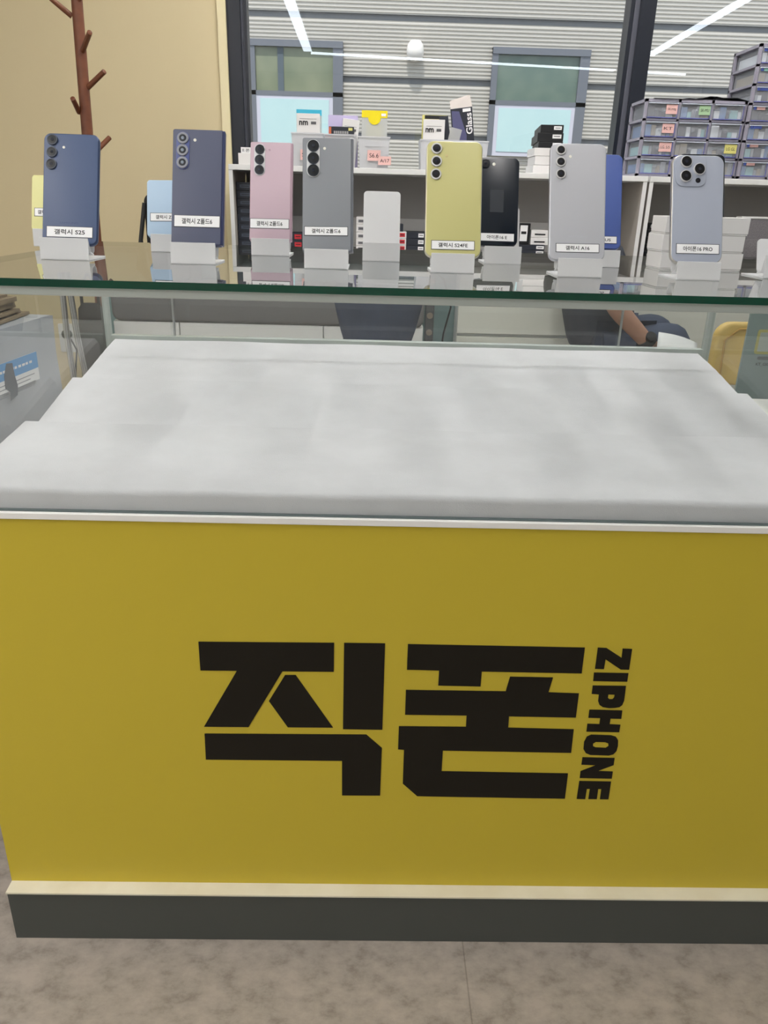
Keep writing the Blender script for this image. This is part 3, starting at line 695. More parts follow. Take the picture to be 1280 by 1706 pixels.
carton('dark_carton', 652, 372, 672, 384, 2.56, .10, zz, dark_box, 'small black carton lying on the white cartons with red letters', 'box', hz=.03, mark=(.3,.7,.3,.7))
zz = ZF
for k in range(2):
    hh = (at(890, 408, Y=2.55).z-ZF)/2
    carton('dark_carton', 862, 400, 909, 400, 2.55, .15, zz, dark_box, ('lower', 'upper')[k]+' slim dark carton with white label right of the black phone', 'box', 'dark cartons right of the black phone', mark=(.7, .97, .2, .8), hz=hh-.0005); zz += hh
z2_ = zz
for k in range(2):
    hh = (at(895, 383, Y=2.56).z-z2_)/2
    carton('white_carton', 884.5, 400, 914, 400, 2.56, .1, zz, white_box, ('lower', 'upper')[k]+' white carton on the dark cartons right of the black phone', 'box', 'white cartons right of the black phone', mark=(.2, .8, .3, .5), markm=ink, hz=hh-.0005); zz += hh
carton('tablet_box', 866, 372, 883.5, 400, 2.565, .03, z2_, black_pl, 'upright black box with white label right of the black phone', 'box', mark=(.05, .75, .15, .9))
# column of five boxes with silver discs
xw = at(1087, 400, Y=2.56)
hh = (at(1086, 371, Y=2.56).z-ZF)/5; zz = ZF
for k in range(5):
    t, wd, h = carton('lens_box', 1077, 404, 1091.5, 404, 2.56, .09, zz, black_pl, 'small black box with round silver disc, %s from the bottom of its column' % ('first','second','third','fourth','fifth')[k], 'box', 'black boxes with silver discs', hz=hh-.0005)
    MB().lathe([(h*.36, 0), (h*.36, -.003), (h*.28, -.004), (.0001, -.0035)], (0, 0, h*.5), 'y', 20).build('silver_disc', silring, t); zz += hh
# grey mesh pouch
xa = at(1240, 362, Y=2.54); t = thing('mesh_pouch', 'grey mesh pouch with a white top edge at the right border', 'pouch', (xa.x+.09, 2.54, ZF+.0003))
zt = at(1262, 363, Y=2.54).z-ZF
mesh_m = mat('grey_mesh_cloth', rgb(122, 118, 120), .8, noise=(260, rgb(92, 90, 94)))
MB().rplate(.20, zt, .008, 0, .05, .006, 0, zt/2).build('body', mesh_m, t)
MB().rplate(.20, .008, .003, -.002, .052, .001, 0, zt).build('top_edge', white_lam, t)
MB().rplate(.16, zt*.42, .012, -.004, 0, .001, .005, zt*.30).build('pocket', mat('dark_mesh', rgb(98, 95, 98), .8, noise=(300, rgb(126, 122, 124))), t)

# ---- things on top of the shelves
def nm_print(t, w_, h_, y=-.0008, cx=0, cz=None):
    cz = h_*.45 if cz is None else cz
    text_part('lettering', 'nm', w_*.38, h_*.27, ink, t, (cx-w_*.2, y, cz), bold=.03)
    MB().box((cx+w_*.12, y, cz-h_*.07), (cx+w_*.34, y+.0003, cz+h_*.10)).build('barcode', mat('barcode_grey', rgb(90, 90, 92), .6), t)
    MB().box((cx-w_*.36, y, cz+h_*.25), (cx+w_*.36, y+.0003, cz+h_*.265)).build('print_line', ink, t)
# small cards at the left end
carton('card_box', 397, 255, 432, 263, 2.55, .06, ZS, white_box, 'flat white box at the left end of the shelf top', 'box')
zc = at(405, 255, Y=2.55).z
a = at(401, 245, Y=2.56); c2 = at(428, 245, Y=2.56); t = thing('price_card', 'small white card with handwriting standing on the flat white box', 'card', ((a.x+c2.x)/2, 2.565, zc+.0002))
hh = a.z-zc; MB().box(((a.x-c2.x)/2, 0, 0), ((c2.x-a.x)/2, .012, hh)).build('card', paper, t)
text_part('handwriting', 'ㅐ폰', .03, .012, ink, t, (-.012, -.0006, hh*.5))
# clear bins
def bin_(x0, x1, ytop, label, notes=()):
    Yf = 2.56; a = at(x0, ytop, Y=Yf); c = at(x1, ytop, Y=Yf); W = c.x-a.x; hh = (a.z+c.z)/2-ZS; D = .14
    t = thing('plastic_bin', label, 'bin', ((a.x+c.x)/2, Yf, ZS+.0003), (0,0,0), 'translucent white bins on the shelf top')
    w0, w1 = W/2-.006, W/2; th = .002
    MB().hexa([(-w0,.004,0),(w0,.004,0),(w0,.004+th,0),(-w0,.004+th,0)], [(-w1,0,hh),(w1,0,hh),(w1,th,hh),(-w1,th,hh)]).build('front_wall', acryl2, t)
    MB().hexa([(-w0,D-.004-th,0),(w0,D-.004-th,0),(w0,D-.004,0),(-w0,D-.004,0)], [(-w1,D-th,hh),(w1,D-th,hh),(w1,D,hh),(-w1,D,hh)]).build('back_wall', acryl2, t)
    for s in (-1, 1): MB().hexa([(s*w0,.004,0),(s*w0-s*th,.004,0),(s*w0-s*th,D-.004,0),(s*w0,D-.004,0)], [(s*w1,0,hh),(s*w1-s*th,0,hh),(s*w1-s*th,D,hh),(s*w1,D,hh)]).build('side_wall', acryl2, t)
    MB().box((-w0, .004, 0), (w0, D-.004, th)).build('base', acryl2, t)
    MB().box((-w1-.002, -.003, hh-.005), (w1+.002, 0, hh)).build('rim', acryl2, t)
    MB().box((-W*.28, -.0015, hh*.70), (W*.28, .001, hh*.86)).build('label_slot', acryl2, t)
    for ni_, (nx0, ny0, nx1, ny1, s) in enumerate(notes):
        A = at(nx0, ny0, Y=Yf-.002); B_ = at(nx1, ny1, Y=Yf-.002); ox = t.location.x; z0 = B_.z-ZS
        ny_ = .0025*ni_
        nt_ = MB().box((A.x-ox, -.0050-ny_, max(z0, .002)), (B_.x-ox, -.0040-ny_, A.z-ZS)).build('sticky_note', pink_note, t); nt_['label'] = 'pink sticky note'
        text_part('handwriting', s, (B_.x-A.x)*.7, (A.z-B_.z)*.4, ink, nt_, ((A.x+B_.x)/2-ox, -.0052-ny_, (A.z+B_.z)/2-ZS))
    return t, W, hh
bin_(485.5, 539, 221, 'translucent white bin holding a pack with blue top, left of the row', [(500.5, 249, 520, 267, 'S7')])
bin_(541, 594, 223.5, 'translucent white bin holding a lilac pack, second of the row')
bin_(597.5, 650, 227.5, 'translucent white bin with two pink notes, holding a yellow-topped bag', [(612.5, 250, 634, 268.5, 'S6.6'), (630.5, 260.5, 651.5, 275.5, 'A/17')])
bin_(700.5, 814.5, 233.5, 'wide translucent white bin behind the lemon yellow phone')
def pack(name, x0, y0, x1, y1, Yf, dep, m, label, group=None, tilt=0, lean=0, zb=None):
    a = at(x0, y0, Y=Yf); c = at(x1, y0, Y=Yf); W = c.x-a.x
    zb = ZS+.0035 if zb is None else zb; h_ = (a.z+c.z)/2-zb
    t = thing(name, label, 'package', ((a.x+c.x)/2, Yf, zb), (radians(-lean), radians(tilt), 0), group)
    MB().box((-W/2, 0, 0), (W/2, dep, h_)).build('pack', m, t, bevel=.001)
    return t, W, h_
bagm = frosted('clear_bag', rgb(226, 226, 222), .45, .3)
G2 = 'accessory packs in the bins'
t, W, h_ = pack('accessory_pack', 494, 189, 533, 221, 2.585, .010, white_box, 'white pack with black nm lettering in the first bin', G2)
nm_print(t, W, .06, cz=h_-.035)
t, W, h_ = pack('accessory_bag', 494, 184, 536, 221, 2.61, .006, bagm, 'clear bag with bright blue header in the first bin', G2)
MB().box((-W/2, -.001, h_-.018), (W/2, .007, h_+.003)).build('header', mat('cyan_header', rgb(60, 176, 206), .4), t)
t, W, h_ = pack('accessory_pack', 548, 211, 590, 223, 2.585, .008, dark_box, 'dark grey printed pack in the second bin', G2)
MB().box((-W/2, -.0006, 0), (-W/2+.01, 0, h_-.002)).build('orange_strip', mat('orange_strip', rgb(206, 108, 70), .5), t)
MB().box((W*.28, -.0006, h_-.014), (W*.44, 0, h_-.004)).build('yellow_label', yel_note, t)
hd = MB()
for k in range(8): hd.box((-W*.3+k*W*.075, -.0008, h_-.026), (-W*.3+k*W*.075+W*.05, -.0002, h_-.016))
hd.build('silver_print', mat('silver_print', rgb(170, 170, 170), .4), t)
t, W, h_ = pack('accessory_bag', 547, 192, 597, 223, 2.61, .006, mat('lilac_bag', rgb(196, 186, 222), .35), 'lilac bag in the second bin', G2)
t, W, h_ = pack('accessory_pack', 564, 198, 592, 223, 2.598, .006, white_box, 'white nm card leaning in front of the lilac bag', G2, tilt=6)
nm_print(t, W, .05, cz=h_-.04)
t, W, h_ = pack('accessory_bag', 603, 186, 646, 226, 2.60, .006, bagm, 'clear bag with bright yellow header in the third bin', G2)
MB().box((-W/2, -.001, h_-.022), (W/2, .007, h_+.004)).build('header', mat('yellow_header', rgb(240, 220, 20), .4), t)
MB().lathe([(.026, -.0018), (.026, -.001), (.0001, -.001)], (0, 0, h_-.022), 'y', 24).build('round_tab', mat('yellow_header', rgb(240, 220, 20), .4), t)
MB().box((W*.26, -.0016, h_-.016), (W*.44, -.001, h_-.006)).build('barcode', paper, t)
MB().box((-W*.3, .001, .02), (W*.3, .005, h_-.045)).build('phone_case', mat('milky_case', rgb(214, 212, 190), .4), t)
t, W, h_ = pack('accessory_pack', 706, 199, 742, 232, 2.585, .012, white_box, 'white pack with black nm lettering in the wide bin', G2)
nm_print(t, W, .06, cz=h_-.04)
t, W, h_ = pack('accessory_bag', 704, 192, 747, 232, 2.61, .006, yel_note, 'yellow-edged pack with black top behind the white pack in the wide bin', G2)
MB().box((-W*.40, -.0012, h_-.014), (W*.42, 0, h_-.001)).build('header', ink, t)
t, W, h_ = pack('accessory_bag', 738, 212, 757, 232, 2.585, .006, bagm, 'crumpled clear bag in the wide bin', G2, tilt=12)
t, W, h_ = pack('accessory_pack', 745, 193, 760, 232, 2.605, .012, dark_box, 'thin dark pack beside the glass protector pack', G2, tilt=-9)
# dark protector pack with its open flap
t, W, h_ = pack('protector_pack', 764, 179, 800, 232, 2.60, .018, dark_box, 'tall dark pack reading Glass with open white flap, in the wide bin', G2, tilt=-8, zb=ZS+.0115)
MB().hexa([(-W/2, .0, h_), (W/2, .0, h_), (W/2, .001, h_), (-W/2, .001, h_)], [(-W/2-.001, .006, h_+.03), (W/2-.006, .006, h_+.045), (W/2-.006, .007, h_+.045), (-W/2-.001, .007, h_+.03)]).build('open_flap', mat('greyish_card', rgb(206, 198, 192), .7), t)
MB().prism([(-W*.46, -.0006, .02), (W*.05, -.0006, .02), (W*.16, -.0006, h_*.55), (-W*.12, -.0006, h_-.012), (-W*.46, -.0006, h_-.008)], (0, .0006, 0)).build('phone_picture', mat('violet_print', rgb(84, 84, 120), .4), t)
text_part('lettering', 'Glass', .078, .026, paper, t, (W*.30, -.0008, at(794, 207, Y=2.6).z-t.location.z), ux=(0,0,1), uz=(-1,0,0), bold=.02)
MB().box((W*.05, -.0008, h_-.016), (W*.42, 0, h_-.004)).build('barcode', paper, t)
# black and white boxes
xs = [(889, 287), (891, 274), (889, 259)]; zz = ZS
for k, (x, yb) in enumerate(xs):
    zt = at(905, (275, 260, 246)[k], Y=2.56).z
    carton('white_carton', x, 270, 951, 270, 2.56, .16, zz, white_box, 'white carton under the three black boxes, %s' % ('bottom', 'middle', 'top')[k], 'box', 'white cartons on the shelf top', hz=zt-zz-.0005); zz = zt
for k, (x0, x1) in enumerate(((899.5, 940), (897, 939.5), (901, 938.5))):
    zt = at(905, (235.5, 220.5, 207)[k], Y=2.565).z
    carton('black_carton', x0, 220, x1, 220, 2.565, .30, zz, black_pl, 'glossy black carton with white label on the white cartons, %s' % ('bottom', 'middle', 'top')[k], 'box', 'black cartons on the shelf top', hz=zt-zz-.0005, mark=(.58, .92, .35, .8), rz=-6); zz = zt

# ---- drawer cabinets
lilac = mat('lilac_plastic', rgb(150, 147, 160), .45); lilac_l = mat('pale_lilac_plastic', rgb(206, 214, 226), .4)
violet = mat('violet_edge', rgb(96, 98, 160), .4)
drawer_m = frosted('clear_drawer', rgb(226, 228, 234), .80, .10)
GOODS = [mat('goods_white', rgb(228, 228, 230), .5), mat('goods_dark', rgb(44, 44, 54), .5), mat('goods_blue', rgb(90, 130, 180), .5), mat('goods_grey', rgb(150, 150, 156), .5), mat('goods_teal', rgb(150, 196, 196), .5), mat('goods_card', rgb(160, 144, 120), .6)]
def cabinet(name, xl, xr, ztop, Yf, D, rows, cols, label, notes, tabs=False):
    t = thing(name, label, 'drawer cabinet', ((xl+xr)/2, Yf, ZS+.0003)); W = xr-xl; Ht = ztop-ZS; f = .011
    m = MB()
    for i in range(rows+1): m.box((-W/2, 0, (Ht-f)*i/rows), (W/2, D, (Ht-f)*i/rows+(f if i in (0, rows) else f*.8)))
    for j in range(cols+1):
        x = -W/2+(W-f)*j/cols
        if j in (0, cols):
            m.box((x, 0, 0), (x+f, .014, Ht)).box((x, D-.014, 0), (x+f, D, Ht))
        else: m.box((x, 0, 0), (x+f, D, Ht))
    m.build('frame', lilac, t)
    MB().box((-W/2, D-.003, 0), (W/2, D, Ht)).build('back_sheet', GOODS[3], t)
    cw = (W-f)/cols; ch = (Ht-f)/rows; ds = {}
    for i in range(rows):
        for j in range(cols):
            x0 = -W/2+f+cw*j+.001; x1 = -W/2+cw*(j+1)-.001; z0 = f+ch*i; z1 = ch*(i+1)-.003; th = .002
            q = MB().box((x0, -.004, z0), (x1, -.002, z1)).box((x0, -.002, z0), (x0+th, D-.02, z1)).box((x1-th, -.002, z0), (x1, D-.02, z1)).box((x0, -.002, z0), (x1, D-.02, z0+th))
            d = q.build('drawer', drawer_m, t)
            MB().box((x0, -.0052, z0), (x1, -.004, z0+.0035)).box((x1-.003, -.0052, z0), (x1, -.004, z1)).build('drawer_edge', violet, d)
            MB().box((x0, -.010, z1-.003), (x1, -.004, z1)).build('drawer_lip', lilac_l, d)
            if not tabs: MB().lathe([(.007, 0), (.007, -.006), (.004, -.007), (.0001, -.0065)], ((x0+x1)/2, -.004, (z0+z1)/2), 'y', 16).build('knob', drawer_m, d)
            g = MB(); x = x0+.004; rr_ = random.Random(i*7+j*3+cols)
            while x < x1-.012:
                ww = min(rr_.uniform(.012, .035), x1-.004-x); g.box((x, .004, z0+.003), (x+ww-.002, D-.03, z0+(z1-z0)*rr_.uniform(.45, .9)), rr_.randrange(6)); x += ww
            c_ = g.build('contents', GOODS, d); c_['kind'] = 'stuff'; c_['label'] = 'small accessories seen through the clear drawer'
            if tabs:
                cm = (pink_note, mat('blue_tab', rgb(84, 104, 186), .5), mat('teal_tab', rgb(150, 206, 196), .5))[(0, 0, 1, 0, 1, 2, 1)[i]]
                l = MB().box((x0+.016, -.0062, z1-.013), (x0+.05, -.0053, z1-.002)).build('name_tab', cm, d)
                MB().box((x0+.004, -.0062, z1-.013), (x0+.014, -.0053, z1-.002)).build('blue_dot', mat('blue_tab', rgb(84, 104, 186), .5), d)
            ds[(i, j)] = (d, x0, x1, z0, z1)
    for (i, j, fx, s, m_, w_) in notes:
        d, x0, x1, z0, z1 = ds[(i, j)]; W2 = (x1-x0); a = x0+W2*fx; b_ = a+W2*w_; hh = (z1-z0)*.62
        zc = z0+(z1-z0)*.58
        n_ = MB().box((a, -.0065, zc-hh/2), (b_, -.0054, zc+hh/2)).build('sticky_note', m_, d)
        text_part('handwriting', s, (b_-a)*.72, hh*.32, ink, n_, ((a+b_)/2, -.0067, zc))
    return t, W, Ht
xl = at(1068, 230, Y=YS+.05).x; xr = at(1235, 235, Y=YS+.05).x; zt = at(1160, 166.5, Y=YS+.05).z
t, W, Ht = cabinet('drawer_cabinet', xl, xr, zt, YS+.05, .20, 4, 3, 'lilac twelve-drawer cabinet with sticky notes on the shelf top', [
    (3, 0, .60, 'SK.Hdg', pink_note, .38), (3, 1, .60, 'SK-MU', green_note, .38), (2, 0, .56, 'KT', pink_note, .40), (1, 0, .54, 'LG. 5/5', pink_note, .42), (1, 2, .56, 'LG GL', yel_note, .42)])
cx_ = t.location.x
mb = MB(); nn = 14
pts = []
for i in range(nn+1):
    u = i/nn; x = xl+W*.08+(W*.94)*u; z_ = zt+.0015+(.010*max(0, sin((u-.35)/.65*pi)) if u > .35 else 0)
    for j in range(4): pts.append((x, YS+.046+.045*j, z_+.003*sin(i*1.7+j*2.1)*(u > .3)))
mb.add(pts, [(i*4+j, (i+1)*4+j, (i+1)*4+j+1, i*4+j+1) for i in range(nn) for j in range(3)], 0, True)
o = mb.build('plastic_film', black_pl); tag(o, 'crumpled black plastic film lying on the twelve-drawer cabinet', 'plastic film')
sm = o.modifiers.new('thick', 'SOLIDIFY'); sm.thickness = .0012; sm.offset = 1
xl2 = at(1249, 180, Y=YS+.03).x; zt2 = at(1268, 72, Y=YS+.03).z
cabinet('drawer_tower', xl2, xl2+.36, zt2, YS+.03, .24, 7, 3, 'tall lilac drawer tower with name tabs at the right border', [], tabs=True)

# ------------------------------------------------------------------ coat rack
P0 = at(128, 0, Y=2.22); P1 = at(159.5, 397, Y=2.22); dr = (P1-P0)/(P0.z-P1.z)
foot = P1+dr*(P1.z-.02); topp = P0-dr*.35
t = thing('coat_rack', 'walnut brown wooden tree coat rack standing against the yellow wall', 'coat rack', (foot.x, foot.y, 0))
def lt(p): return tuple(Vector(p)-t.location)
MB().tube([lt(foot), lt((foot+P0)/2), lt(P0), lt(topp)], [.023, .021, .019, .017], 16).build('trunk', wood, t)
for (a, b_, dy) in (((120,27),(84,-3),-.03), ((136.5,88),(149.5,54),-.10), ((145,147),(174,119),-.04), ((132,187),(121,164),-.06), ((160,252),(183,229),.03), ((125,10),(150,-35),-.04)):
    A = at(*a, Y=2.22); B_ = at(*b_, Y=2.22+dy); MB().tube([lt(A), lt(A*.5+B_*.5), lt(B_), lt(B_+(B_-A)*.03)], [.0095, .009, .0085, .004], 12).build('branch', wood, t)
for k in range(4):
    a = radians(35+90*k); MB().tube([lt(foot+Vector((0,0,.12))), lt(Vector((foot.x+.09*cos(a), foot.y+.09*sin(a), .06))), lt(Vector((foot.x+.17*cos(a), foot.y+.17*sin(a), .013)))], [.014, .013, .012], 10).build('foot', wood, t)
# dark bag at its foot
bz = at(150, 582, Y=2.2); a = at(139, 530, Y=1.93); c2 = at(168, 530, Y=1.93)
t = thing('tote_bag', 'black cloth bag standing at the foot of the coat rack', 'bag', ((a.x+c2.x)/2, 1.93, 0))
b_ = MB(); nseg = 20; prof = [(.02, .001), (.06, .01), (.064, .2), (.062, .45), (.056, .62), (.046, .72), (.03, .74)]
b_.lathe(prof, (0, 0, 0), 'z', 20); b_.v = [(x*1.0, y*.45, z) for x, y, z in b_.v]; b_.build('body', mat('black_cloth', rgb(66, 64, 62), .8, bump=(30, .4)), t)
MB().tube([(-.03, 0, .72), (-.03, 0, .80), (0, 0, .84), (.03, 0, .80), (.03, 0, .72)], .006, 8).build('handle', mat('black_cloth', rgb(48, 48, 50), .8), t)
# wall socket and plug
so_ = at(114, 563, Y=YW-.006); t = thing('wall_socket', 'white wall socket plate with black plug on the yellow wall', 'socket', (so_.x, YW-.0002, so_.z))
MB().rplate(.085, .135, .006, -.009, 0, .002).build('plate', white_lam, t)
MB().lathe([(.022, -.008), (.022, -.03), (.012, -.04), (.0001, -.04)], (0, 0, .02), 'y', 20).build('plug', black_pl, t)
MB().tube([(0, -.035, .02), (.03, -.05, .0), (.05, -.05, -.05), (.03, -.03, -.12), (.0, -.02, -.3)], .004, 8).build('cord', black_pl, t)
# chrome stand
a0, a1, a2 = at(104, 487, Y=1.75), at(112, 560, Y=1.75), at(122, 622, Y=1.75); b0, b1, b2 = at(117, 487, Y=1.75), at(129, 560, Y=1.75), at(140, 612, Y=1.75)
t = thing('chrome_stand', 'stand with two bent chrome legs left of the counter', 'stand', (a2.x-.02, 1.75, 0))
e1 = a2+(a2-a1)*((a2.z-.012)/(a1.z-a2.z)); e2 = b2+(b2-b1)*((b2.z-.012)/(b1.z-b2.z))
MB().tube([lt(a0+(a0-a1)*.45), lt(a0), lt(a1), lt(a2), lt(e1)], .010, 14).build('leg', chrome, t)
MB().tube([lt(b0+(b0-b1)*.45), lt(b0), lt(b1), lt(b2), lt(e2)], .010, 14).build('leg', chrome, t)
MB().tube([lt(e1+Vector((0,-.14,0))), lt(e1), lt(e1+Vector((0,.14,0)))], .011, 12).tube([lt(e2+Vector((0,-.14,0))), lt(e2), lt(e2+Vector((0,.14,0)))], .011, 12).build('foot_bar', chrome, t)

# ------------------------------------------------------------------ carton with label at the left
t = thing('parcel_carton', 'large grey parcel carton with blue-headed white label, left of the counter', 'carton', (-.80, .50, 0), (0, 0, radians(-5)))
ZC = .842; cm = mat('grey_parcel', rgb(168, 172, 178), .45, bump=(8, .8), noise=(3, rgb(186, 190, 196)))
bx_ = MB()
nz, ny = 10, 12; vs = []
def grid(x, y0, y1, z0, z1, amp, sd):
    rg = random.Random(sd)
    return [[(x+rg.uniform(-amp, amp), y0+(y1-y0)*j/ny, z0+(z1-z0)*i/nz) for j in range(ny+1)] for i in range(nz+1)]
g = grid(0, -.40, .43, .001, ZC, .003, 4); vs = [v for r_ in g for v in r_]
bx_.add(vs, [(i*(ny+1)+j, i*(ny+1)+j+1, (i+1)*(ny+1)+j+1, (i+1)*(ny+1)+j) for i in range(nz) for j in range(ny)], 0, True)
bx_.hexa([(-.40,-.40,.001),(-.004,-.40,.001),(-.004,.43,.001),(-.40,.43,.001)], [(-.40,-.40,ZC),(-.004,-.40,ZC),(-.004,.43,ZC),(-.40,.43,ZC)])
bx_.build('carton', cm, t)
def onside(px_, py_):
    q = at(px_, py_, X=-.78); 
    Mi = t.matrix_basis.inverted(); o0 = Mi @ CAMP; d = (Mi.to_3x3() @ ray(px_, py_)); k = (.005-o0.x)/d.x; return o0+d*k
bpy.context.view_layer.update()
Q = [onside(*q) for q in ((0,661),(66,630),(61,585),(0,607))]
yc0, yc1 = Q[0].y-.10, Q[1].y; zb_, zt_ = (Q[0].z+Q[1].z)/2, (Q[2].z+Q[3].z)/2
lb = MB().box((.0045, yc0, zb_), (.0056, yc1, zt_)).build('shipping_label', paper, t); lb['label'] = 'white shipping label with blue header'
MB().box((.0056, yc0, zt_-.035), (.0060, yc1, zt_)).build('blue_header', mat('label_blue', rgb(74, 148, 206), .5), lb)
hd = MB()
for k in range(9): hd.box((.0060, yc1-.16+k*.0155, zt_-.020), (.0063, yc1-.16+k*.0155+(.012, .009, .011)[k % 3], zt_-.015))
hd.build('header_print', paper, lb)
for k in range(4): MB().box((.0056, yc0+.05, zt_-.044-k*.008), (.0059, yc1-.02-.02*(k % 2), zt_-.046-k*.008)).build('print_line', mat('grey_print2', rgb(150, 152, 158), .6), lb)
tq = onside(17, 668)
MB().prism([(.0062, tq.y+x_, tq.z+z_) for x_, z_ in ((0,0),(.030,.006),(.036,.025),(.03,.05),(.028,.075),(.005,.078),(-.01,.055),(-.012,.03),(.004,.018))], (.0004,0,0)).build('torn_patch', mat('torn_dark', rgb(74, 80, 90), .7), lb)
# cardboard sheets
zz = ZC+.002
for k, (th, y1_, xr_, rz) in enumerate(((.006, .425, -.012, 2), (.005, .40, -.02, -2), (.006, .385, -.015, 2), (.005, .40, -.03, -1), (.012, .375, -.02, 1), (.010, .37, -.012, -1), (.005, .365, -.03, 3), (.006, .33, -.03, -3), (.006, .30, -.04, 2), (.005, .32, -.03, -4), (.005, .29, -.05, 2))):
    o = MB().box((-.30, -.33, 0), (0, 0, th)).build('cardboard_sheet', card); o.location = (t.location.x+xr_, t.location.y+y1_, zz); o.rotation_euler = (0, 0, radians(rz))
    tag(o, 'brown cardboard sheet in the pile on the grey carton', 'cardboard', 'cardboard sheets on the grey carton'); zz += th+.0003

# ------------------------------------------------------------------ furniture seen through the back glass
Yd = 1.95
xa, xb = at(189, 540, Y=Yd).x, at(705, 560, Y=Yd).x; zc_ = at(640, 545, Y=Yd).z
t = thing('low_drawer_bench', 'low white drawer bench with dark grey cushion top behind the counter', 'bench', ((xa+xb)/2, Yd, 0)); W2 = (xb-xa)/2
MB().box((-W2, .02, 0), (W2, .45, zc_)).build('body', white_lam, t)
xm = at(539, 555, Y=Yd).x-t.location.x; xm0 = at(300, 555, Y=Yd).x-t.location.x
for (x0_, x1_) in ((-W2, xm0), (xm0, xm), (xm, W2)):
    for (z0_, z1_) in ((.03, zc_*.5), (zc_*.5, zc_)): MB().box((x0_+.0015, 0, z0_+.0015), (x1_-.0015, .018, z1_-.0015)).build('drawer', white_lam, t, bevel=.001)
cu = MB().rplate(2*W2, .11, .03, -.01, .45, .012, 0, zc_+.0555).build('cushion', mat('dark_grey_cushion', rgb(112, 111, 112), .8, bump=(80, .2)), t); cu['label'] = 'dark grey cushion'
# black backpack on the bench
zc2 = zc_+.1115; A = at(236, 322, Y=2.1); B_ = at(318, 322, Y=2.1); hh = A.z-zc2
t = thing('backpack', 'black backpack standing on the bench behind the pale blue phone', 'backpack', ((A.x+B_.x)/2, 2.1, zc2))
MB().rplate(B_.x-A.x, hh, .03, 0, .12, .02, 0, hh/2).build('body', mat('black_nylon', rgb(30, 30, 34), .7, bump=(60, .3)), t)
MB().rplate((B_.x-A.x)*.8, hh*.4, .03, -.03, .01, .012, 0, hh*.25).build('pocket', mat('black_nylon', rgb(30, 30, 34), .7), t)
q = at(243, 385, Y=2.08); MB().tube([(-(B_.x-A.x)/2+.01, -.01, hh*.9), (-(B_.x-A.x)/2-.012, -.02, hh*.5), (-(B_.x-A.x)/2-.016, -.02, hh*.2), (-(B_.x-A.x)/2+.01, -.01, hh*.06)], [.008, .008, .022, .012], 12).build('strap', black_pl, t)
# tall drawer cabinet
Yf_ = 2.30
xa, xb = at(762, 540, Y=Yf_).x, at(1031, 560, Y=Yf_).x; zg = at(900, 561, Y=Yf_).z
t = thing('filing_cabinet', 'white drawer cabinet behind the counter glass, right of the gap', 'cabinet', ((xa+xb)/2, Yf_, 0)); W2 = (xb-xa)/2; ZT = .885
MB().box((-W2, .02, 0), (W2, .135, ZT)).build('body', white_lam, t, bevel=.002)
for (z0_, z1_) in ((.03, zg*.5), (zg*.5+.008, zg-.007), (zg+.007, ZT-.002)): MB().box((-W2+.001, 0, z0_), (W2-.001, .018, z1_)).build('drawer', mat('warm_white_front', rgb(214, 214, 204), .45), t, bevel=.001)
# second cabinet to its right
xa = at(1034, 560, Y=Yf_).x
t = thing('filing_cabinet', 'white cabinet behind the seated person, next to the drawer cabinet', 'cabinet', (xa+.3, Yf_, 0))
MB().box((-.3, .0, 0), (.3, .135, ZT)).build('body', mat('warm_white_front', rgb(214, 214, 204), .45), t, bevel=.002)
# teal screen added to stand in for the tint seen in the back glass
t = thing('tint_screen', 'added grey-teal screen giving the back glass its tint, behind the bench and cabinets', 'screen', (0, 2.455, 0))
MB().box((-1.14, 0, .02), (1.3, .02, .88)).build('panel', mat('teal_panel', rgb(118, 142, 142), .6), t); MB().box((-1.15, -.006, .88), (1.31, .026, .90)).box((-1.1,-.03,0),(-1.06,.04,.02)).box((1.26,-.006,0),(1.3,.04,.02)).build('frame', greyf, t)
# cables in the gap
t = thing('power_strip', 'vertical power strip with cable in the gap between bench and cabinet', 'power strip', (at(716, 545, Y=2.40).x, 2.448, .55))
MB().box((-.018, -.03, 0), (.018, 0, .30)).build('body', mat('strip_grey', rgb(84, 86, 88), .5), t, bevel=.003)
for k in range(4): MB().lathe([(.013, -.03), (.013, -.034), (.0001, -.034)], (0, 0, .04+.07*k), 'y', 16).build('outlet', mat('outlet_beige', rgb(150, 138, 124), .5), t)
MB().tube([(0, -.02, .3), (.05, -.05, .26), (.085, -.05, .15), (.06, -.05, .04), (.05, -.04, -.1), (.05, -.04, -.3)], .004, 8).build('cable', black_pl, t)
# dark navy cloth chair back
Yc = 1.35; pts = [(567,500),(577,528),(588,555),(592,582),(600,640),(672,640),(678,582),(687,550),(694,505),(694,470),(560,470)]
t = thing('chair', 'dark navy cloth hung over a low chair back behind the counter', 'chair', (at(630, 540, Y=Yc).x, Yc, 0))
zz0 = at(630, 470, Y=Yc).z
mb = MB(); R_ = 16; rows_ = []
hw = [(.60, .085), (.68, .092), (.735, .10), (.76, .108), (.80, .118), (.84, .127), (.875, .130), (.89, .120)]
for (z_, w_) in hw:
    rows_.append([(w_*cos(a_)*1.0-.0+.012*(z_-.8), .028*sin(a_)*(1 if sin(a_) > 0 else 1.0)+.004*sin(5*a_+z_*40), z_) for a_ in [2*pi*k/28 for k in range(28)]])
vs = [v for r_ in rows_ for v in r_]; nr = len(rows_)
mb.add(vs, [(i*28+k, i*28+(k+1) % 28, (i+1)*28+(k+1) % 28, (i+1)*28+k) for i in range(nr-1) for k in range(28)]+[tuple(range(27, -1, -1)), tuple((nr-1)*28+k for k in range(28))], 0, True)
denim = mat('navy_denim', rgb(58, 68, 88), .85, bump=(25, .6), noise=(12, rgb(48, 56, 74)))
mb.build('cloth', denim, t)
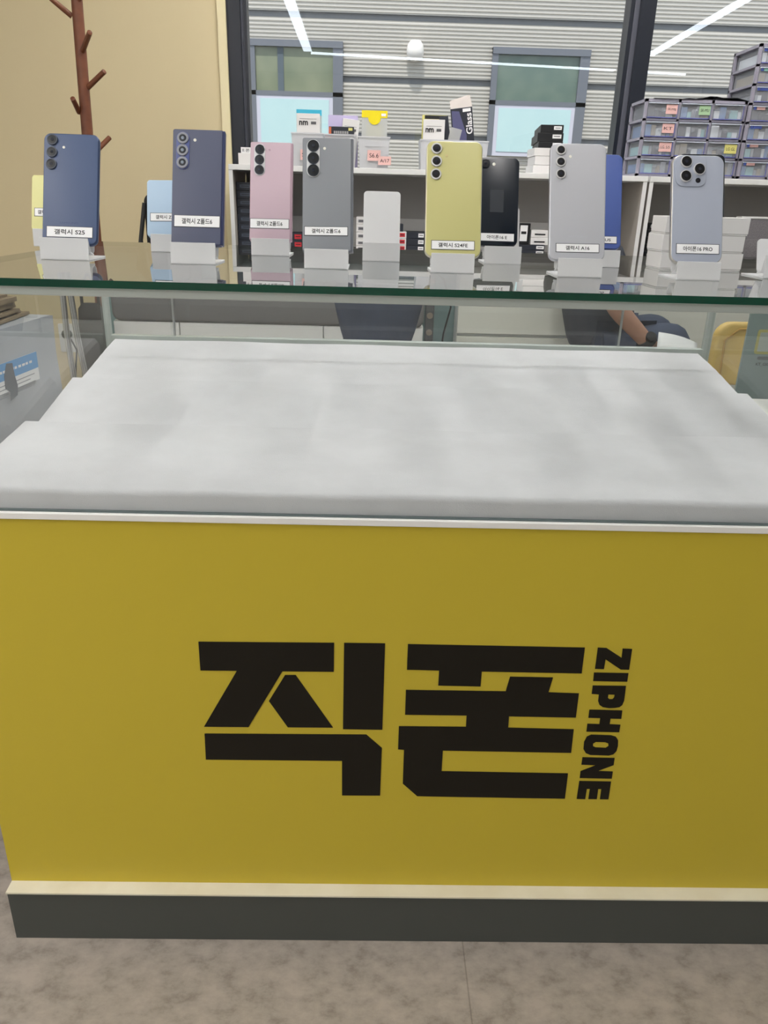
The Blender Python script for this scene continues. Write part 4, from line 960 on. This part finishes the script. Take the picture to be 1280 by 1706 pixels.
o_ = MB().rplate(.34, .34, .05, -.17, -.13, .01, 0, .17).build('seat', denim, t); o_.rotation_euler = (radians(-90), 0, 0); o_.location = (0, -.34, .33)
for sx in (-1, 1):
    for yy in (0, -.32): MB().tube([(sx*.14, yy, .0), (sx*.13, yy*.95, .44)], .011, 10).build('leg', chrome, t)
for sx in (-1, 1): MB().tube([(sx*.13, 0, .44), (sx*.07, .0, .62)], .010, 10).build('back_upright', chrome, t)

# ------------------------------------------------------------------ yellow chair and sign at the right
Ye = 1.30; A = at(1193, 545, Y=Ye); zt_ = at(1215, 536, Y=Ye).z; zb_ = at(1225, 641, Y=Ye).z; w_ = .36
t = thing('plastic_chair', 'mustard yellow chair with white seat beyond the right end of the counter', 'chair', (A.x+w_/2, Ye, 0))
ych = mat('mustard_vinyl', rgb(198, 168, 92), .5, bump=(12, .15))
hb = zt_-zb_
MB().rplate(w_, hb, .045, -.015, .02, .012, 0, zb_+hb/2).build('backrest', ych, t)
MB().tube([(-w_/2+.03, -.018, zb_+.02), (-w_/2+.025, -.018, zt_-.05), (-w_/2+.06, -.018, zt_-.018), (0, -.018, zt_-.014), (.02, -.018, zt_-.05), (.03, -.018, zt_-.10), (.02, -.018, zb_+.02)], .003, 8).build('piping', mat('dark_mustard', rgb(170, 132, 52), .5), t)
MB().rplate(.06, .09, .028, -.018, -.0145, .001, .075, zt_-.11).build('hand_hole', mat('dark_mustard_hole', rgb(96, 92, 84), .6), t)
MB().box((-w_/2-.03, -.40, zb_-.05), (w_/2+.03, .0, zb_-.012)).build('seat', white_lam, t, bevel=.012)
for sx in (-1, 1):
    for yy in (-.02, -.34): MB().tube([(sx*.17, yy, 0), (sx*.15, yy, zb_-.045)], .012, 10).build('leg', chrome, t)
Yp = .80; A = at(1244, 520, Y=Yp); xq = (at(1244, 520, Y=Yp).x+at(1233, 655, Y=Yp).x)/2
t = thing('sign_panel', 'frosted grey-green sign panel standing right of the counter', 'sign', (xq+.30, Yp, 0))
MB().box((-.30, 0, .012), (.30, .006, 1.0)).build('panel', panel_acr, t); MB().box((-.30, -.06, 0), (.30, .07, .012)).build('base', white_lam, t, bevel=.002)
def onp(x, y): q = at(x, y, Y=Yp-.001); return q.x-t.location.x, q.z
(u0, v0), (u1, v1) = onp(1264.5, 549), onp(1266, 590)
MB().rplate(v0-v1, v0-v1, .006, -.0012, 0, 0, u0+(v0-v1)/2, (v0+v1)/2).build('yellow_card', mat('olive_card', rgb(188, 180, 110), .6), t)
MB().rplate((v0-v1)*.78, (v0-v1)*.78, .001, -.0015, -.0012, 0, u0+(v0-v1)/2, (v0+v1)/2).build('card_centre', mat('card_grey', rgb(178, 186, 180), .6), t)
u, v = onp(1262, 596.5); MB().rplate(.08, .0075, .0035, -.0012, 0, 0, u+.04, v).build('grey_capsule', mat('capsule_grey', rgb(104, 110, 110), .5), t)
u, v = onp(1259.5, 607); text_part('lettering', 'KT_GIGA_5G', .052, .0075, ink, t, (u+.026, -.0008, v), bold=.01)

# ------------------------------------------------------------------ seated person, turned to the right
def skinned(name, joints, links, m, parent=None, sub=2, root=0):
    me = bpy.data.meshes.new(name); bm = bmesh.new(); lay = bm.verts.layers.skin.verify()
    vs = []
    for k, (p_, r_) in enumerate(joints):
        v = bm.verts.new(p_); rr_ = r_ if isinstance(r_, tuple) else (r_, r_); v[lay].radius = rr_; v[lay].use_root = (k == root); vs.append(v)
    for a_, b__ in links: bm.edges.new((vs[a_], vs[b__]))
    bm.to_mesh(me); bm.free(); me.materials.append(m)
    o = bpy.data.objects.new(name, me); COL.objects.link(o)
    k = o.modifiers.new('skin', 'SKIN'); k.use_smooth_shade = True
    q = o.modifiers.new('sub', 'SUBSURF'); q.levels = sub; q.render_levels = sub
    if parent: o.parent = parent
    return o
YP = 2.02
hip = at(1008, 588, Y=YP+.03); knee_r = at(1132, 556, Y=YP-.06); chest = at(978, 455, Y=YP+.05); neck = at(972, 372, Y=YP+.05); head = at(975, 320, Y=YP+.04)
t = thing('person', 'seated person in dark clothes with a black wristwatch, arm on the thigh, behind the counter', 'person', (hip.x, hip.y, 0))
def pl(p): return tuple(Vector(p)-t.location)
def V(x, y, z): return Vector((x, y, z))
waist = hip*.6+chest*.4
sh_r = V(chest.x+.01, YP-.12, neck.z-.10); sh_l = V(chest.x-.01, YP+.19, neck.z-.10)
el_r = at(1026, 512, Y=YP-.17); wr_r = at(1086, 579, Y=YP-.16); 
el_l = V(el_r.x+.01, YP+.22, el_r.z); wr_l = V(wr_r.x, YP+.12, wr_r.z+.02)
knee_l = V(knee_r.x+.02, YP+.17, knee_r.z); hr = V(hip.x+.02, YP-.06, hip.z); hl = V(hip.x+.02, YP+.13, hip.z)
an_r = V(knee_r.x-.03, knee_r.y-.02, .09); an_l = V(knee_l.x-.03, knee_l.y+.02, .09)
skin_m = mat('skin', rgb(168, 128, 108), .55)
J = [(hip, .085), (waist, .085), (chest, (.125, .10)), (neck-V(0,0,.03), .055), (neck+V(.005,0,.03), .05), (head-V(-.012,0,.02), .078), (head+V(0,0,.055), .085),
     (sh_r, .052), (el_r, .038), (wr_r, .026), (sh_l, .052), (el_l, .038), (wr_l, .026),
     (hr, .065), (knee_r, .05), (an_r, .036), (hl, .065), (knee_l, .05), (an_l, .036),
     (an_r+V(.10,0,-.05), .036), (an_l+V(.10,0,-.05), .036)]
E_ = [(0,1),(1,2),(2,3),(3,4),(4,5),(5,6),(2,7),(7,8),(8,9),(2,10),(10,11),(11,12),(0,13),(13,14),(14,15),(0,16),(16,17),(17,18),(15,19),(18,20)]
# hands: palm and five fingers each, curled over the thigh
for (wi, wr, sg) in ((9, wr_r, 1), (12, wr_l, -1)):
    pd = V(.9, .05*sg, -.25).normalized(); sd = V(0, 1, 0); b0 = len(J)
    J.append((wr+pd*.045, (.024, .016))); E_.append((wi, b0)); J.append((wr+pd*.075, (.026, .014))); E_.append((b0, b0+1))
    for f, (off, ln) in enumerate(((-.027, .066), (-.009, .076), (.009, .072), (.026, .056))):
        i0 = len(J); q0 = wr+pd*.09+sd*off
        for k in range(3): J.append((q0+pd*ln*(k+.4)/3+V(0, 0, -.006*k*k), .0085-.0012*k))
        E_ += [(b0+1, i0), (i0, i0+1), (i0+1, i0+2)]
    i0 = len(J); q0 = wr+pd*.03-sd*.028*sg
    for k in range(3): J.append((q0+pd*.020*k-sd*sg*.010*k+V(0,0,-.004*k), .010-.001*k))
    E_ += [(b0, i0), (i0, i0+1), (i0+1, i0+2)]
skinned('body', [(pl(a), b) for a, b in J], E_, skin_m, t)
shirt = mat('charcoal_shirt', rgb(64, 68, 78), .85, bump=(30, .5)); trous = mat('navy_trousers', rgb(50, 60, 80), .85, bump=(30, .5))
slv = sh_r*.22+el_r*.78; slv2 = sh_l*.22+el_l*.78
skinned('t_shirt', [(pl(a), b) for a, b in ((hip+V(0,0,.03), (.135, .15)), (waist, (.12, .14)), (chest, (.13, .145)), (neck-V(0,0,.045), .085), (sh_r, .066), (slv, .056), (sh_l, .066), (slv2, .056))],
        [(0,1),(1,2),(2,3),(2,4),(4,5),(2,6),(6,7)], shirt, t)
skinned('trousers', [(pl(a), b) for a, b in ((hip, (.12, .14)), (hr, .10), (knee_r, .076), (an_r+V(0,0,.03), .055), (hl, .10), (knee_l, .076), (an_l+V(0,0,.03), .055))],
        [(0,1),(1,2),(2,3),(0,4),(4,5),(5,6)], trous, t)
hair = mat('black_hair', rgb(28, 24, 24), .6, bump=(200, .5))
o = MB(); n_ = 20
vs = []
for i in range(9):
    ph = pi*.5*i/8*1.15
    for k in range(n_):
        th_ = 2*pi*k/n_; r_ = sin(ph)
        fx = cos(th_)*r_; fy = sin(th_)*r_; fz = cos(ph)
        if fx > .55: fz = max(fz, .35)
        vs.append(pl(head+V(-.008, 0, .045)+V(fx*.108, fy*.092, fz*.105)))
o.add(vs, [(i*n_+k, i*n_+(k+1) % n_, (i+1)*n_+(k+1) % n_, (i+1)*n_+k) for i in range(8) for k in range(n_)], 0, True).build('hair', hair, t)
fc = head+V(.088, 0, .02)
MB().lathe([(.0001,-.016),(.009,-.010),(.011,0),(.007,.012),(.0001,.02)], pl(fc+V(.004,0,-.012)), 'z', 12).build('nose', skin_m, t)
for sy in (-1, 1):
    MB().lathe([(.0001,-.008),(.006,-.005),(.008,0),(.006,.005),(.0001,.008)], pl(fc+V(-.012, .032*sy, .014)), 'z', 12).build('eye', mat('eye_dark', rgb(40, 34, 32), .3), t)
    MB().lathe([(.0001,-.03),(.012,-.018),(.016,0),(.014,.02),(.0001,.03)], pl(head+V(.0, .086*sy, .015)), 'z', 12).build('ear', skin_m, t)
    s_ = MB().rplate(.10, .05, .02, -.26, -.0, .015, 0, 0).build('shoe', black_pl, t); s_.location = pl((an_r if sy < 0 else an_l)+V(.20+.0, 0, 0)); s_.location.z = .028
    s_.rotation_euler = (0, 0, radians(90)); s_.location.x -= .24
m_ = MB().rplate(.045, .012, .004, -.03, -.005, .002, 0, 0).build('mouth', mat('lips', rgb(150, 92, 84), .5), t); m_.rotation_euler = (0, 0, radians(90)); m_.location = pl(fc+V(-.03, 0, -.045))
# wristwatch
wd_ = (wr_r-el_r).normalized(); q = wr_r-wd_*.03
MB().tube([pl(q-wd_*.014), pl(q+wd_*.014)], .034, 20).build('watch_strap', black_pl, t)
nrm = V(.1, -.75, .62).normalized()
MB().tube([pl(q+nrm*.026), pl(q+nrm*.040)], .019, 16).build('watch_case', lens_black, t)
# paper on the lap, stool
A = at(1124, 588, Y=YP-.17)
t2 = thing('low_stool', 'low round stool under the seated person', 'stool', (hip.x, YP+.03, 0)); zs = hip.z-.15
MB().lathe([(.12, zs-.05), (.13, zs-.04), (.13, zs-.01), (.12, zs)], (0,0,0), 'z', 28).build('seat', mat('stool_black', rgb(36, 36, 40), .5), t2)
for k in range(4): a = radians(45+90*k); MB().tube([(.12*cos(a), .12*sin(a), 0), (.09*cos(a), .09*sin(a), zs-.045)], .011, 10).build('leg', chrome, t2)
pp = MB(); n_ = 8
for i in range(n_+1):
    for j in range(2): pp.v.append((.15*(i/n_-.5), .10*(j-.5), .012*sin(i/n_*pi)+.0))
for i in range(n_): pp.f.append((i*2, i*2+2, i*2+3, i*2+1)); pp.m.append(0); pp.sm.append(True)
o = pp.build('paper_sheet', mat('grey_paper', rgb(200, 202, 202), .7)); o.location = at(1128, 583, Y=YP-.20); o.rotation_euler = (radians(52), radians(14), 0)
tag(o, 'white paper sheet lying on the lap of the seated person', 'paper')
k = o.modifiers.new('thick', 'SOLIDIFY'); k.thickness = .001
